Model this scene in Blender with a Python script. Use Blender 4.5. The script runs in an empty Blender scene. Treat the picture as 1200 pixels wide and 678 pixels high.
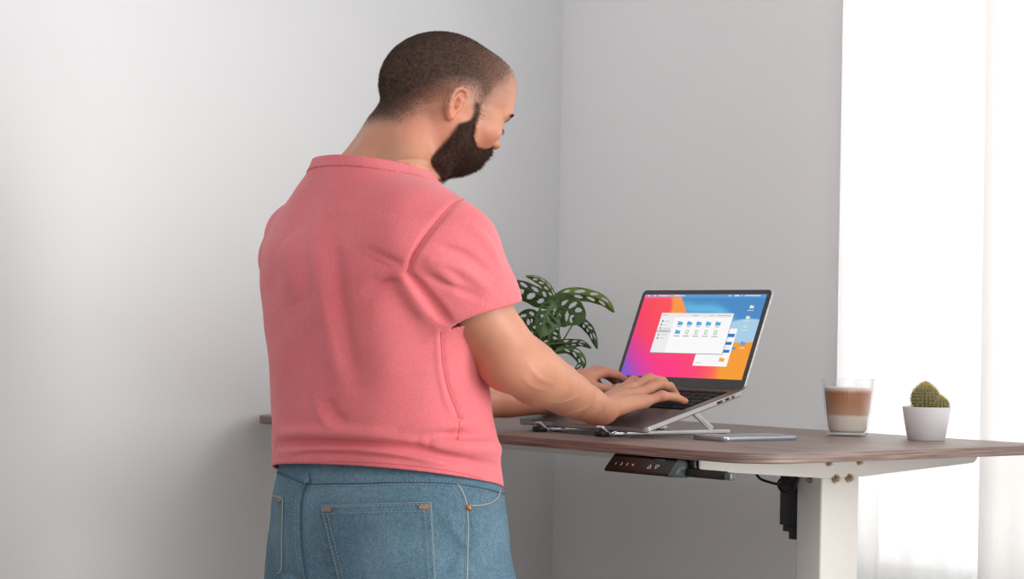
WORLD_S = .44; WIN_P = 34; SIDE_P = 122; FILL_P = 44
SIDE_LOC = (3.0, 1.6, 1.45); SIDE_TGT = (-.7, -.2, 1.1); FILL_LOC = (2.4, -1.2, 2.9)
import bpy, bmesh, math, random
import numpy as np
from mathutils import Vector, Matrix, Quaternion
random.seed(7); rng = np.random.default_rng(7)
sc = bpy.context.scene
COL = sc.collection
sc.view_settings.view_transform = 'Standard'
sc.view_settings.look = 'None'

# ------------------------------------------------------------------ camera
F_PX = 2400.0; AL = 0.8706; PITCH = 0.0223; ROLL = 0.0206
CAM = np.array([-.3375*math.cos(AL)+2.8209*math.sin(AL), -.3375*math.sin(AL)-2.8209*math.cos(AL), 1.2572])
_r = np.array([math.cos(AL), math.sin(AL), 0]); _f0 = np.array([-math.sin(AL), math.cos(AL), 0]); _z = np.array([0, 0, 1.])
_f = _f0*math.cos(PITCH)+_z*math.sin(PITCH); _u = -_f0*math.sin(PITCH)+_z*math.cos(PITCH)
cd = bpy.data.cameras.new('camera'); cam = bpy.data.objects.new('camera', cd); COL.objects.link(cam)
cd.sensor_fit = 'HORIZONTAL'; cd.sensor_width = 36; cd.lens = F_PX/1200*36
cr, srr = math.cos(ROLL), math.sin(ROLL)
ax = _r*cr+_u*srr; ay = -_r*srr+_u*cr
cam.matrix_world = Matrix([[ax[0], ay[0], -_f[0], CAM[0]], [ax[1], ay[1], -_f[1], CAM[1]], [ax[2], ay[2], -_f[2], CAM[2]], [0, 0, 0, 1]])
cd.clip_start = .05
sc.camera = cam

def pxray(px, py):
    X, Y = px-600, py-339
    x = X*cr+Y*srr; y = -X*srr+Y*cr
    return _r*x/F_PX - _u*y/F_PX + _f
def at_d(px, py, d): return CAM+pxray(px, py)*d
def at_plane(px, py, p0, n):
    r = pxray(px, py); return CAM+r*((np.asarray(p0)-CAM)@n)/(r@n)

# ------------------------------------------------------------------ object helpers
def tag(o, label=None, cat=None, group=None, kind=None):
    if label: o['label'] = label
    if cat: o['category'] = cat
    if group: o['group'] = group
    if kind: o['kind'] = kind
    return o
def empty(name, loc, label, cat, group=None):
    o = bpy.data.objects.new(name, None); COL.objects.link(o); o.location = loc
    o.empty_display_size = .05
    return tag(o, label, cat, group)
def link(name, me, mat=None, parent=None, smooth=True):
    """mesh is in world coordinates; keep them when parenting to an (unrotated) Empty"""
    if mat is not None and len(me.materials) == 0: me.materials.append(mat)
    if smooth: me.polygons.foreach_set('use_smooth', [True]*len(me.polygons))
    o = bpy.data.objects.new(name, me); COL.objects.link(o)
    if parent is not None:
        o.parent = parent
        w = parent_world(parent)
        o.matrix_parent_inverse = w.inverted()
    return o
def parent_world(p):
    m = Matrix.LocRotScale(p.location, p.rotation_euler, p.scale)
    if p.parent is not None:
        m = parent_world(p.parent) @ p.matrix_parent_inverse @ m
    return m
def from_bm(name, bm, mat=None, parent=None, smooth=True, angle=40):
    bmesh.ops.recalc_face_normals(bm, faces=bm.faces)
    me = bpy.data.meshes.new(name); 
    if smooth:
        a = math.radians(angle)
        for e in bm.edges:
            if len(e.link_faces) == 2 and e.calc_face_angle(0) > a: e.smooth = False
    bm.to_mesh(me); bm.free()
    return link(name, me, mat, parent, smooth)
def from_data(name, v, f, mat=None, parent=None, smooth=True):
    me = bpy.data.meshes.new(name); me.from_pydata([tuple(map(float, q)) for q in v], [], [tuple(map(int, q)) for q in f]); me.update()
    return link(name, me, mat, parent, smooth)
def add_box(bm, lo, hi, M=None, bev=0, seg=2):
    lo = Vector(lo); hi = Vector(hi)
    r = bmesh.ops.create_cube(bm, size=1)
    T = Matrix.Translation((lo+hi)/2) @ Matrix.Diagonal((*(hi-lo), 1))
    if M is not None: T = M @ T
    bmesh.ops.transform(bm, matrix=T, verts=r['verts'])
    if bev:
        es = list({e for v in r['verts'] for e in v.link_edges})
        bmesh.ops.bevel(bm, geom=es, offset=bev, segments=seg, profile=.5, affect='EDGES')
def boxo(name, lo, hi, mat, parent=None, bev=0, seg=2, M=None, smooth=True):
    bm = bmesh.new(); add_box(bm, lo, hi, M, bev, seg); return from_bm(name, bm, mat, parent, smooth)
def tube_data(pts, radii, n=10, cap=True, flat=1.0, ref=None):
    pts = [np.asarray(p, float) for p in pts]
    if np.isscalar(radii): radii = [radii]*len(pts)
    V = []; F = []; prev = None
    for i, p in enumerate(pts):
        t = pts[min(i+1, len(pts)-1)]-pts[max(i-1, 0)]; t /= np.linalg.norm(t)+1e-12
        if prev is None:
            a = np.array([0, 0, 1.]) if ref is None else np.asarray(ref, float)
            if abs(a@t) > .95: a = np.array([1., 0, 0])
            s = np.cross(a, t)
        else: s = prev-t*(prev@t)
        s /= np.linalg.norm(s); prev = s; b = np.cross(t, s)
        for k in range(n):
            q = 2*math.pi*k/n
            V.append(p+radii[i]*(s*math.cos(q)+b*flat*math.sin(q)))
    m = len(pts)
    for i in range(m-1):
        for k in range(n):
            F.append((i*n+k, i*n+(k+1) % n, (i+1)*n+(k+1) % n, (i+1)*n+k))
    if cap:
        F.append(tuple(range(n))[::-1]); F.append(tuple((m-1)*n+k for k in range(n)))
    return V, F
def tubeo(name, pts, rad, mat, parent=None, n=10, **k):
    V, F = tube_data(pts, rad, n, **k); return from_data(name, V, F, mat, parent)
def catmull(P, n=8):
    P = [np.asarray(p, float) for p in P]; out = []
    Q = [2*P[0]-P[1]]+P+[2*P[-1]-P[-2]]
    for i in range(1, len(Q)-2):
        for k in range(n):
            t = k/n
            out.append(.5*((2*Q[i])+(-Q[i-1]+Q[i+1])*t+(2*Q[i-1]-5*Q[i]+4*Q[i+1]-Q[i+2])*t*t+(-Q[i-1]+3*Q[i]-3*Q[i+1]+Q[i+2])*t**3))
    out.append(P[-1]); return out
def lathe(name, prof, c, mat, parent=None, n=48, rib=0, nrib=0, ribz=None, closed=False):
    V = []; F = []; m = len(prof)
    for (r, z) in prof:
        for k in range(n):
            a = 2*math.pi*k/n; rr = r
            if rib and (ribz is None or ribz[0] < z < ribz[1]) and r > .005: rr = r+rib*math.cos(nrib*a)
            V.append((c[0]+rr*math.cos(a), c[1]+rr*math.sin(a), c[2]+z))
    for i in range(m-1):
        for k in range(n): F.append((i*n+k, i*n+(k+1) % n, (i+1)*n+(k+1) % n, (i+1)*n+k))
    if closed:
        for k in range(n): F.append(((m-1)*n+k, (m-1)*n+(k+1) % n, (k+1) % n, k))
    else:
        F.append(tuple(range(n))[::-1]); F.append(tuple((m-1)*n+k for k in range(n)))
    return from_data(name, V, F, mat, parent)
def rrect(w, h, r, n=6):
    pts = []
    for cx, cy, a0 in ((w/2-r, h/2-r, 0), (-w/2+r, h/2-r, 90), (-w/2+r, -h/2+r, 180), (w/2-r, -h/2+r, 270)):
        for k in range(n+1):
            a = math.radians(a0+90*k/n); pts.append((cx+r*math.cos(a), cy+r*math.sin(a)))
    return pts
def slab(name, outline, z0, z1, mat, parent=None, M=None, bev=0, smooth=True):
    bm = bmesh.new()
    vs = [bm.verts.new((x, y, z0)) for x, y in outline]
    f = bm.faces.new(vs)
    r = bmesh.ops.extrude_face_region(bm, geom=[f])
    bmesh.ops.translate(bm, verts=[v for v in r['geom'] if isinstance(v, bmesh.types.BMVert)], vec=(0, 0, z1-z0))
    if bev:
        es = [e for e in bm.edges if abs(e.verts[0].co.z-e.verts[1].co.z) < 1e-7]
        bmesh.ops.bevel(bm, geom=es, offset=bev, segments=2, profile=.5, affect='EDGES')
    if M is not None: bmesh.ops.transform(bm, matrix=M, verts=bm.verts)
    return from_bm(name, bm, mat, parent, smooth)
def copy_tree(o, parent=None):
    c = o.copy(); COL.objects.link(c); c.parent = parent
    for ch in [q for q in COL.objects if q.parent == o]: copy_tree(ch, c)
    return c
def textmesh(name, s, size, M, mat, parent, align='CENTER'):
    cu = bpy.data.curves.new(name, 'FONT'); cu.body = s; cu.size = size; cu.align_x = align; cu.align_y = 'CENTER'; cu.extrude = .00005
    t = bpy.data.objects.new(name, cu); COL.objects.link(t)
    me = bpy.data.meshes.new_from_object(t.evaluated_get(bpy.context.evaluated_depsgraph_get()))
    bpy.data.objects.remove(t); me.transform(M)
    return link(name, me, mat, parent, False)

# ------------------------------------------------------------------ materials
def lin(c):
    return tuple(((x/255)/12.92 if x/255 <= .04045 else (((x/255)+.055)/1.055)**2.4) for x in c)
class Mat:
    def __init__(s, name, rgb, rough=.5, metal=0., **kw):
        s.m = bpy.data.materials.new(name); s.m.use_nodes = True; s.nt = s.m.node_tree; s.N = s.nt.nodes; s.L = s.nt.links
        s.b = s.N['Principled BSDF']; c = (*lin(rgb), 1)
        s.b.inputs['Base Color'].default_value = c; s.b.inputs['Roughness'].default_value = rough; s.b.inputs['Metallic'].default_value = metal
        for k, v in kw.items(): s.b.inputs[k.replace('_', ' ')].default_value = v
        s.rgb = c
    def node(s, t, **kw):
        n = s.N.new(t)
        for k, v in kw.items():
            if hasattr(n, k): setattr(n, k, v)
            else: n.inputs[k.replace('_', ' ')].default_value = v
        return n
    def coords(s, kind='Object', scale=(1, 1, 1), rot=(0, 0, 0)):
        t = s.node('ShaderNodeTexCoord'); mp = s.node('ShaderNodeMapping')
        mp.inputs['Scale'].default_value = scale; mp.inputs['Rotation'].default_value = rot
        s.L.new(t.outputs[kind], mp.inputs['Vector']); return mp.outputs[0]
    def noise(s, vec, scale, detail=4, rough=.5):
        n = s.node('ShaderNodeTexNoise'); n.inputs['Scale'].default_value = scale; n.inputs['Detail'].default_value = detail; n.inputs['Roughness'].default_value = rough
        s.L.new(vec, n.inputs['Vector']); return n.outputs['Fac']
    def ramp(s, fac, stops):
        r = s.node('ShaderNodeValToRGB'); e = r.color_ramp.elements
        while len(e) < len(stops): e.new(.5)
        for i, (p, c) in enumerate(stops): e[i].position = p; e[i].color = (*lin(c), 1)
        s.L.new(fac, r.inputs['Fac']); return r.outputs['Color']
    def mix(s, fac, a, b, mode='MIX'):
        n = s.node('ShaderNodeMix', data_type='RGBA', blend_type=mode)
        for sock, v in ((0, fac), (6, a), (7, b)):
            if hasattr(v, 'is_linked'): s.L.new(v, n.inputs[sock])
            else: n.inputs[sock].default_value = v
        return n.outputs[2]
    def color(s, sock): s.L.new(sock, s.b.inputs['Base Color'])
    def bump(s, h, strength=.2, dist=.002):
        n = s.node('ShaderNodeBump'); n.inputs['Strength'].default_value = strength; n.inputs['Distance'].default_value = dist
        s.L.new(h, n.inputs['Height']); s.L.new(n.outputs[0], s.b.inputs['Normal']); return n
    def vary(s, scale=30, amt=.06, bump=0, dist=.001, vscale=(1, 1, 1)):
        v = s.coords(scale=vscale); f = s.noise(v, scale)
        lo = tuple(max(0, x*(1-amt)) for x in s.rgb[:3]); hi = tuple(min(1, x*(1+amt)) for x in s.rgb[:3])
        s.color(s.mix(f, (*lo, 1), (*hi, 1)))
        if bump: s.bump(f, bump, dist)
        return s

def mk(name, rgb, rough=.5, metal=0, scale=40, amt=.04, bump=0, **kw): return Mat(name, rgb, rough, metal, **kw).vary(scale, amt, bump).m
M_wall = mk('wall_paint', (245, 245, 246), .9, 0, 6, .012, .03)
M_floor = Mat('floor_boards', (150, 130, 112), .5)
_v = M_floor.coords(scale=(1, 8, 1)); M_floor.color(M_floor.ramp(M_floor.noise(_v, 4, 6), [(.3, (172, 160, 150)), (.7, (200, 190, 180))])); M_floor = M_floor.m
M_white = mk('white_powder_coat', (217, 214, 209), .45, 0, 200, .02, .02)
M_trim = mk('white_trim_paint', (235, 235, 233), .5)
M_black = mk('black_plastic', (22, 21, 22), .45, 0, 120, .15)
M_cable = mk('black_cable', (20, 20, 20), .5)
M_gloss = mk('black_gloss_panel', (22, 11, 12), .25, 0, 60, .1, Specular_IOR_Level=.25)
M_greyplastic = mk('grey_plastic', (78, 86, 88), .3, 0, 80, .08)
M_mark = mk('white_print', (225, 220, 220), .6)
M_bolt = mk('bronze_bolt', (178, 156, 134), .32, .9)
M_alu = mk('aluminium', (228, 228, 229), .3, .45, 300, .03)
M_space = mk('space_grey_aluminium', (112, 103, 101), .42, .55, 500, .03)
M_spaceedge = mk('aluminium_edge', (190, 188, 190), .3, .7, 300, .03)
M_key = mk('black_key', (30, 30, 32), .7, Specular_IOR_Level=.25)
M_well = mk('keyboard_well', (30, 29, 30), .85, Specular_IOR_Level=.15)
M_bezel = mk('black_glass_bezel', (52, 50, 52), .35, 0, 40, .05)
M_wood = Mat('walnut_laminate', (130, 108, 98), .42)
_v = M_wood.coords(scale=(1.0, 13, 40)); _n1 = M_wood.noise(_v, 5, 8, .62); _v2 = M_wood.coords(scale=(2.5, 70, 160)); _n2 = M_wood.noise(_v2, 4, 4, .6)
_c = M_wood.ramp(_n1, [(.30, (96, 78, 71)), (.5, (134, 114, 105)), (.70, (170, 152, 143))])
M_wood.color(M_wood.mix(.45, _c, M_wood.ramp(_n2, [(.3, (92, 72, 64)), (.7, (160, 140, 130))]))); M_wood.bump(_n2, .12, .0006); M_wood = M_wood.m

M_edge = Mat('walnut_edge_band', (130, 108, 98), .5)
_n1 = M_edge.noise(M_edge.coords(scale=(1.2, 1.2, 90)), 6, 5, .6)
M_edge.color(M_edge.ramp(_n1, [(.30, (84, 64, 57)), (.5, (124, 101, 92)), (.72, (168, 148, 138))])); M_edge.bump(_n1, .1, .0005); M_edge = M_edge.m
# ------------------------------------------------------------------ room
ZT = 1.10       # desk top height
XL, YB = -1.30, .78
def struct(name, lo, hi, mat, **k):
    o = boxo(name, lo, hi, mat, **k); o['kind'] = 'structure'; return o
struct('floor', (XL-.1, -4, -.1), (3.4, YB+.1, 0), M_floor)
struct('wall_left', (XL-.1, -4, 0), (XL, YB+.1, 2.8), M_wall)
WX0, WX1, WZ0, WZ1 = -.520, .72, .815, 2.55
bm = bmesh.new()
for lo, hi in (((XL, YB, 0), (WX0, YB+.1, 2.8)), ((WX0, YB, 0), (WX1, YB+.1, WZ0)), ((WX0, YB, WZ1), (WX1, YB+.1, 2.8)), ((WX1, YB, 0), (1.0, YB+.1, 2.8))):
    add_box(bm, lo, hi)
wb = from_bm('wall_back', bm, M_wall, None, False); wb['kind'] = 'structure'
struct('baseboard_left', (XL, -4, 0), (XL+.014, YB, .08), M_trim, bev=.003)
struct('baseboard_back', (XL+.014, YB-.014, 0), (1.0, YB, .08), M_trim, bev=.003)
# window: frame, sill, glass pane
w = bpy.data.objects.new('window_1', None); COL.objects.link(w); w.location = ((WX0+WX1)/2, YB+.06, WZ0); w['kind'] = 'structure'
bm = bmesh.new()
for lo, hi in (((WX0, YB+.045, WZ0), (WX0+.018, YB+.085, WZ1)), ((WX1-.045, YB+.045, WZ0), (WX1, YB+.085, WZ1)), ((WX0+.045, YB+.045, WZ0), (WX1-.045, YB+.085, WZ0+.045)),
               ((WX0+.045, YB+.045, WZ1-.045), (WX1-.045, YB+.085, WZ1)), ((.10, YB+.045, WZ0+.045), (.15, YB+.085, WZ1-.045))):
    add_box(bm, lo, hi, None, .004)
from_bm('window_frame', bm, M_trim, w)
M_glass = Mat('window_glass', (255, 255, 255), .02, Transmission_Weight=1.0, IOR=1.02, Specular_IOR_Level=.2)
M_glass.color(M_glass.mix(M_glass.noise(M_glass.coords(), 2), (.97, .985, .99, 1), (1, 1, 1, 1))); M_glass = M_glass.m
boxo('window_pane', (WX0+.045, YB+.063, WZ0+.045), (WX1-.045, YB+.067, WZ1-.045), M_glass, w, smooth=False)
struct('trim_1', (WX0, YB-.006, WZ0-.02), (WX1, YB+.045, WZ0), M_trim, bev=.004)

# curtains
def curtain(name, x0, x1, y, amp, nfold, mat, label, seed, ztop=2.62, zbot=.03):
    r = np.random.default_rng(seed); nx, nz = 220, 40
    ph = r.uniform(0, 6.28, 4); V = []; F = []
    for j in range(nz+1):
        tz = j/nz; z = ztop+(zbot-ztop)*tz
        for i in range(nx+1):
            t = i/nx; a = t*nfold*2*math.pi
            d = amp*(math.sin(a+ph[0]+.5*math.sin(a*.37+ph[1]))*(.75+.25*math.sin(tz*2+ph[2]))+.35*math.sin(a*2.3+ph[3]+tz*.8))
            xx = x0+(x1-x0)*t+.25*amp*math.sin(a*1.1+ph[1])*math.sin(math.pi*t)
            V.append((xx, y+d, z))
    for j in range(nz):
        for i in range(nx): a = j*(nx+1)+i; F.append((a, a+1, a+nx+2, a+nx+1))
    o = from_data(name, V, F, mat); return tag(o, label, 'curtain')
def sheer(name, rgb, tl, tr, rough=.9):
    m = Mat(name, rgb, rough); v = m.coords(scale=(1, 1, .25)); n = m.noise(v, 220, 2)
    c = m.mix(n, tuple(x*.96 for x in m.rgb[:3])+(1,), m.rgb); m.color(c)
    t = m.node('ShaderNodeBsdfTranslucent'); m.L.new(c, t.inputs['Color'])
    x1 = m.node('ShaderNodeMixShader'); x1.inputs[0].default_value = tl; m.L.new(m.b.outputs[0], x1.inputs[1]); m.L.new(t.outputs[0], x1.inputs[2])
    tp = m.node('ShaderNodeBsdfTransparent'); x2 = m.node('ShaderNodeMixShader'); x2.inputs[0].default_value = tr
    m.L.new(x1.outputs[0], x2.inputs[1]); m.L.new(tp.outputs[0], x2.inputs[2])
    m.L.new(x2.outputs[0], m.N['Material Output'].inputs['Surface']); return m.m
M_sheer = sheer('sheer_voile', (252, 252, 252), .6, .08)
M_drape = sheer('white_drape_cloth', (250, 247, 245), .5, .0)
curtain('sheer_curtain', -.505, -.150, .752, .0055, 4, M_sheer, 'thin white sheer curtain hanging beside the grey wall, behind the coffee glass and cactus', 3)
curtain('window_drape', -.174, .62, .735, .006, 6, M_drape, 'denser off-white curtain at the right edge of the photo, overlapping the sheer one', 5)
tr = empty('curtain_rod', (0, .745, 2.64), 'slim white curtain rod above the window', 'curtain rod')
tubeo('rod', [(-.62, .745, 2.64), (.8, .745, 2.64)], .011, M_trim, tr)
for x in (-.55, .73): boxo('rod_bracket', (x-.01, .745, 2.63), (x+.01, YB, 2.65), M_trim, tr)

# ------------------------------------------------------------------ desk
DL, DD, TH = 1.288, .7065, .0145
desk = empty('standing_desk', (-DL/2, DD/2, 0), 'height-adjustable standing desk with walnut-look top and white steel frame, pushed into the corner', 'desk')
_top = slab('tabletop', [(x-DL/2, y+DD/2) for x, y in rrect(DL, DD, .075, 12)], ZT-TH, ZT, M_wood, desk, bev=.0012)
_top.data.materials.append(M_edge)
for pl in _top.data.polygons:
    if abs(pl.normal.z) < .5: pl.material_index = 1
ZU = ZT-TH-.0003
def bracket(x0, x1, name='side_bracket'):
    prof = [(.016, ZU), (.016, 1.0735), (.024, 1.0695), (.28, 1.0515), (.372, 1.0512), (.648, 1.0655), (.657, 1.071), (.657, ZU)]
    bm = bmesh.new(); vs = [bm.verts.new((x0, y, z)) for y, z in prof]; f = bm.faces.new(vs)
    r = bmesh.ops.extrude_face_region(bm, geom=[f]); bmesh.ops.translate(bm, verts=[v for v in r['geom'] if isinstance(v, bmesh.types.BMVert)], vec=(x1-x0, 0, 0))
    bmesh.ops.bevel(bm, geom=[e for e in bm.edges], offset=.0012, segments=2, affect='EDGES')
    return from_bm(name, bm, M_white, desk, True, 30)
def bolt(p, axis, r=.0065):
    bm = bmesh.new()
    for rad, h0, h1, n in ((r, 0, .0022, 24), (r*.72, .0022, .0062, 6), (r*.4, .0062, .0075, 16)):
        g = bmesh.ops.create_cone(bm, cap_ends=True, segments=n, radius1=rad, radius2=rad*.94, depth=h1-h0)
        bmesh.ops.translate(bm, verts=g['verts'], vec=(0, 0, (h0+h1)/2))
    q = Vector((0, 0, 1)).rotation_difference(Vector(axis)).to_matrix().to_4x4()
    bmesh.ops.transform(bm, matrix=Matrix.Translation(p) @ q, verts=bm.verts)
    return from_bm('bolt', bm, M_bolt, desk, True, 30)
for side in (0, 1):
    xo = -.120 if side == 0 else -DL+.120     # outer face of the bracket
    sgn = -1 if side == 0 else 1
    bracket(*sorted((xo, xo+sgn*.003)))
    xc0, xc1 = sorted((xo+sgn*.003, xo+sgn*.053))
    boxo('column', (xc0, .281, .55), (xc1, .368, 1.0525), M_white, desk, .0035, 3)
    boxo('column_cap_plate', (xc0-.0, .262, 1.0528), (xc1+.0, .388, 1.0565), M_white, desk, .001)
    boxo('inner_column', (xc0+.006, .288, .05), (xc1-.006, .361, .55), M_white, desk, .003, 3)
    boxo('foot', (xc0-.008, .02, .004), (xc1+.008, .67, .05), M_white, desk, .01, 3)
    for fy in (.05, .64): boxo('glide', (xc0+.01, fy-.015, .0), (xc1-.01, fy+.015, .004), M_black, desk)
    for (y, z) in ((.2926, 1.0785), (.3635, 1.0788)): bolt((xo, y, z-.004), (-sgn, 0, 0))
    for (y, z) in ((.3108, 1.0555), (.3423, 1.0558)): bolt((xo, y, z-.0055), (-sgn, 0, 0), .007)
bolt((-.146, .281, 1.047), (0, -1, 0), .005)
boxo('cross_beam', (-DL+.124, .292, 1.0525), (-.124, .352, ZU), M_white, desk, .003)
# motor beside the right column, with its stepped foot
bm = bmesh.new()
add_box(bm, (-.214, .288, .9735), (-.1735, .345, 1.0522), None, .002); add_box(bm, (-.2075, .289, .964), (-.1735, .344, .9735), None, .001); add_box(bm, (-.196, .290, .953), (-.1735, .343, .964), None, .001)
from_bm('motor_housing', bm, M_black, desk, True, 30)
ctl_cab = [[(-.239, 1.05), (-.230, 1.0435), (-.216, 1.0405), (-.195, 1.038), (-.180, 1.0395), (-.165, 1.049)],
           [(-.176, 1.050), (-.192, 1.0465), (-.199, 1.038), (-.193, 1.029), (-.180, 1.0255), (-.166, 1.033), (-.157, 1.05)],
           [(-.171, 1.05), (-.172, 1.036), (-.181, 1.027), (-.19, 1.025)]]
for k, c in enumerate(ctl_cab):
    pts = catmull([(x, .262+.006*k, z) for x, z in c], 8); tubeo('cable', pts, .0021, M_cable, desk, 8)
# handset: wedge-shaped key panel under the front edge
hx0, hx1 = -.285, -.150
bm = bmesh.new()
pr = [(.018, ZU), (.004, ZU), (-.0165, 1.0635), (-.0165, 1.0600), (.018, 1.0580)]
vs = [bm.verts.new((hx0, y, z)) for y, z in pr]; f = bm.faces.new(vs)
r = bmesh.ops.extrude_face_region(bm, geom=[f]); bmesh.ops.translate(bm, verts=[v for v in r['geom'] if isinstance(v, bmesh.types.BMVert)], vec=(hx1-hx0, 0, 0))
bmesh.ops.bevel(bm, geom=list(bm.edges), offset=.0009, segments=2, affect='EDGES')
hs = from_bm('handset', bm, M_gloss, desk, True, 30)
fn = Vector((0, -(ZU-1.0635), .0205)).normalized(); fx = Vector((1, 0, 0)); fu = fn.cross(fx)
def hM(x, t):
    p = Vector((x, .004+(-.0165-.004)*t, ZU+(1.0635-ZU)*t))+fn*.00015
    return Matrix([[fx[0], fu[0], fn[0], p[0]], [fx[1], fu[1], fn[1], p[1]], [fx[2], fu[2], fn[2], p[2]], [0, 0, 0, 1]])
for s, x in zip('1234', (-.268, -.256, -.244, -.232)): textmesh('button_number', s, .0075, hM(x, .62), M_mark, hs)
for x, up_ in ((-.196, 1), (-.182, -1)):
    bm = bmesh.new(); q = .0034
    for a, b in (((-q, -q*up_), (q, -q*up_)), ((q, -q*up_), (0, q*up_)), ((0, q*up_), (-q, -q*up_))):
        d = Vector((b[0]-a[0], b[1]-a[1], 0)); n2 = Vector((-d.y, d.x, 0)).normalized()*.0005
        vs = [bm.verts.new(Vector((*p, 0))+s*n2) for p, s in ((a, 1), (a, -1), (b, -1), (b, 1))]; bm.faces.new(vs)
    bmesh.ops.transform(bm, matrix=hM(x, .62), verts=bm.verts); from_bm('arrow_mark', bm, M_mark, hs, False)
boxo('panel_print', (-.011, -.0012, 0), (.011, .0012, .0001), M_greyplastic, hs, M=hM(-.186, .16))
# grey rounded end of the handset and the black box behind it
prs = [(.016, ZU), (.003, ZU), (-.0168, 1.0632), (-.0155, 1.0595), (.016, 1.0575)]
V = []; F = []
for i, (x, k) in enumerate(((hx1, 1.0), (hx1+.006, .98), (hx1+.011, .86), (hx1+.014, .6))):
    cy, cz = .0, 1.072
    V += [(x, cy+(y-cy)*k, cz+(z-cz)*k) for y, z in prs]
for i in range(3):
    for k in range(5): F.append((i*5+k, i*5+(k+1) % 5, (i+1)*5+(k+1) % 5, (i+1)*5+k))
F.append(tuple(range(15, 20)))
from_data('end_cap', V, F, M_greyplastic, desk)
bm = bmesh.new(); add_box(bm, (-.140, .004, 1.0605), (-.062, .0155, 1.0725), None, .002); add_box(bm, (-.136, .010, 1.0725), (-.125, .04, ZU), None, .001)
add_box(bm, (-.150, .0185, 1.0640), (-.1235, .095, ZU), None, .002)
from_bm('control_box', bm, M_black, desk, True, 30)
boxo('control_box_end', (-.0615, .0045, 1.061), (-.049, .015, 1.0715), M_greyplastic, desk, .002)

# ------------------------------------------------------------------ laptop
HR = np.array([-.3618, .3584, 1.1765]); YW = .0105; BT = .259; LT = .3891
KL, KB, LW = .8538, 1.0773, .304
UX = np.array([math.cos(YW), math.sin(YW), 0]); VY = np.array([-math.sin(YW), math.cos(YW), 0])
BD = -VY*math.cos(BT)-_z*math.sin(BT); BN = np.cross(UX, -BD)      # towards the user; base normal
LD = VY*math.sin(LT)+_z*math.cos(LT); LN = np.cross(UX, LD)        # LN faces away from.. fixed below
if LN @ (CAM-HR) < 0: LN = -LN
BDEP, LH = .212*KB, .209*KL
def frame(o, x, y, z): return Matrix([[x[0], y[0], z[0], o[0]], [x[1], y[1], z[1], o[1]], [x[2], y[2], z[2], o[2]], [0, 0, 0, 1]])
MB_ = frame(HR, UX, -BD, BN)            # base frame: x to the right (0..-LW), y from front(-BDEP) to hinge(0), z up from the deck
ML_ = frame(HR, UX, LD, LN)             # lid frame: y up the lid, z towards the user
lap = empty('laptop', (HR[0]-.15, HR[1]-.1, 1.118), 'open silver-grey laptop on the folding stand, its bright screen showing windows over a colourful wallpaper', 'laptop')
BTH = .0095
slab('base', [(x-LW/2, y-BDEP/2) for x, y in rrect(LW, BDEP, .010, 6)], -BTH, 0, M_space, lap, MB_, .0012)
slab('base_edge', [(x-LW/2, y-BDEP/2) for x, y in rrect(LW+.0008, BDEP+.0008, .0104, 6)], -BTH+.0018, -.0012, M_spaceedge, lap, MB_)
slab('keyboard_well', [(x-LW/2, y-.072) for x, y in rrect(.272, .108, .004, 4)], -.0005, .0002, M_well, lap, MB_)
slab('trackpad', [(x-LW/2, y-.179) for x, y in rrect(.125, .086, .005, 4)], -.0005, .00022, M_space, lap, MB_)
bm = bmesh.new()
for y0, h in ((-.118, .0165), ):
    pass
rows = [(-.0245, .0095, [1]*14), (-.041, .0155, [1]*13+[1.5]), (-.0595, .0155, [1.5]+[1]*13), (-.078, .0155, [1.8]+[1]*11+[1.8]), (-.0965, .0155, [2.35]+[1]*10+[2.35]), (-.115, .0155, [1, 1, 1, 1.25, 5.2, 1.25, 1, 1, 1, 1])]
key0 = {}
for yc, hh, ws in rows:
    tot = sum(ws); gap = .0028; usable = .266-gap*(len(ws)-1); x = -LW/2-.133
    for wk in ws:
        kw = usable*wk/tot; kk = (round(kw, 5), hh)
        loc = MB_ @ Matrix.Translation((x+kw/2, yc, 0))
        if kk not in key0:
            b2 = bmesh.new(); add_box(b2, (-kw/2, -hh/2, .0002), (kw/2, hh/2, .0015), None, .0006, 2)
            bmesh.ops.recalc_face_normals(b2, faces=b2.faces); me = bpy.data.meshes.new('key'); b2.to_mesh(me); b2.free(); me.materials.append(M_key); key0[kk] = me
        ko = bpy.data.objects.new('key', key0[kk]); COL.objects.link(ko); ko.parent = lap
        ko.matrix_parent_inverse = Matrix.Translation(-lap.location); ko.matrix_basis = loc
        x += kw+gap
# ports on the right side
for (yy, wd) in ((-.026, .0045), (-.040, .0085), (-.058, .012)):
    boxo('port', (-.0008, yy-wd/2, -.0068), (.0012, yy+wd/2, -.0034), M_black, lap, M=MB_)
bm = bmesh.new()
tv, tf = tube_data([np.array(MB_ @ Vector((-LW+.02, .0015, -.003))), np.array(MB_ @ Vector((-.02, .0015, -.003)))], .0042, 14)
from_data('hinge', tv, tf, M_bezel, lap)
slab('lid', [(x-LW/2, y+LH/2) for x, y in rrect(LW, LH, .009, 6)], -.0052, -.0008, M_spaceedge, lap, ML_, .0008)
slab('screen_bezel', [(x-LW/2, y+LH/2) for x, y in rrect(LW-.0016, LH-.0016, .0085, 6)], -.001, 0, M_bezel, lap, ML_)
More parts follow.
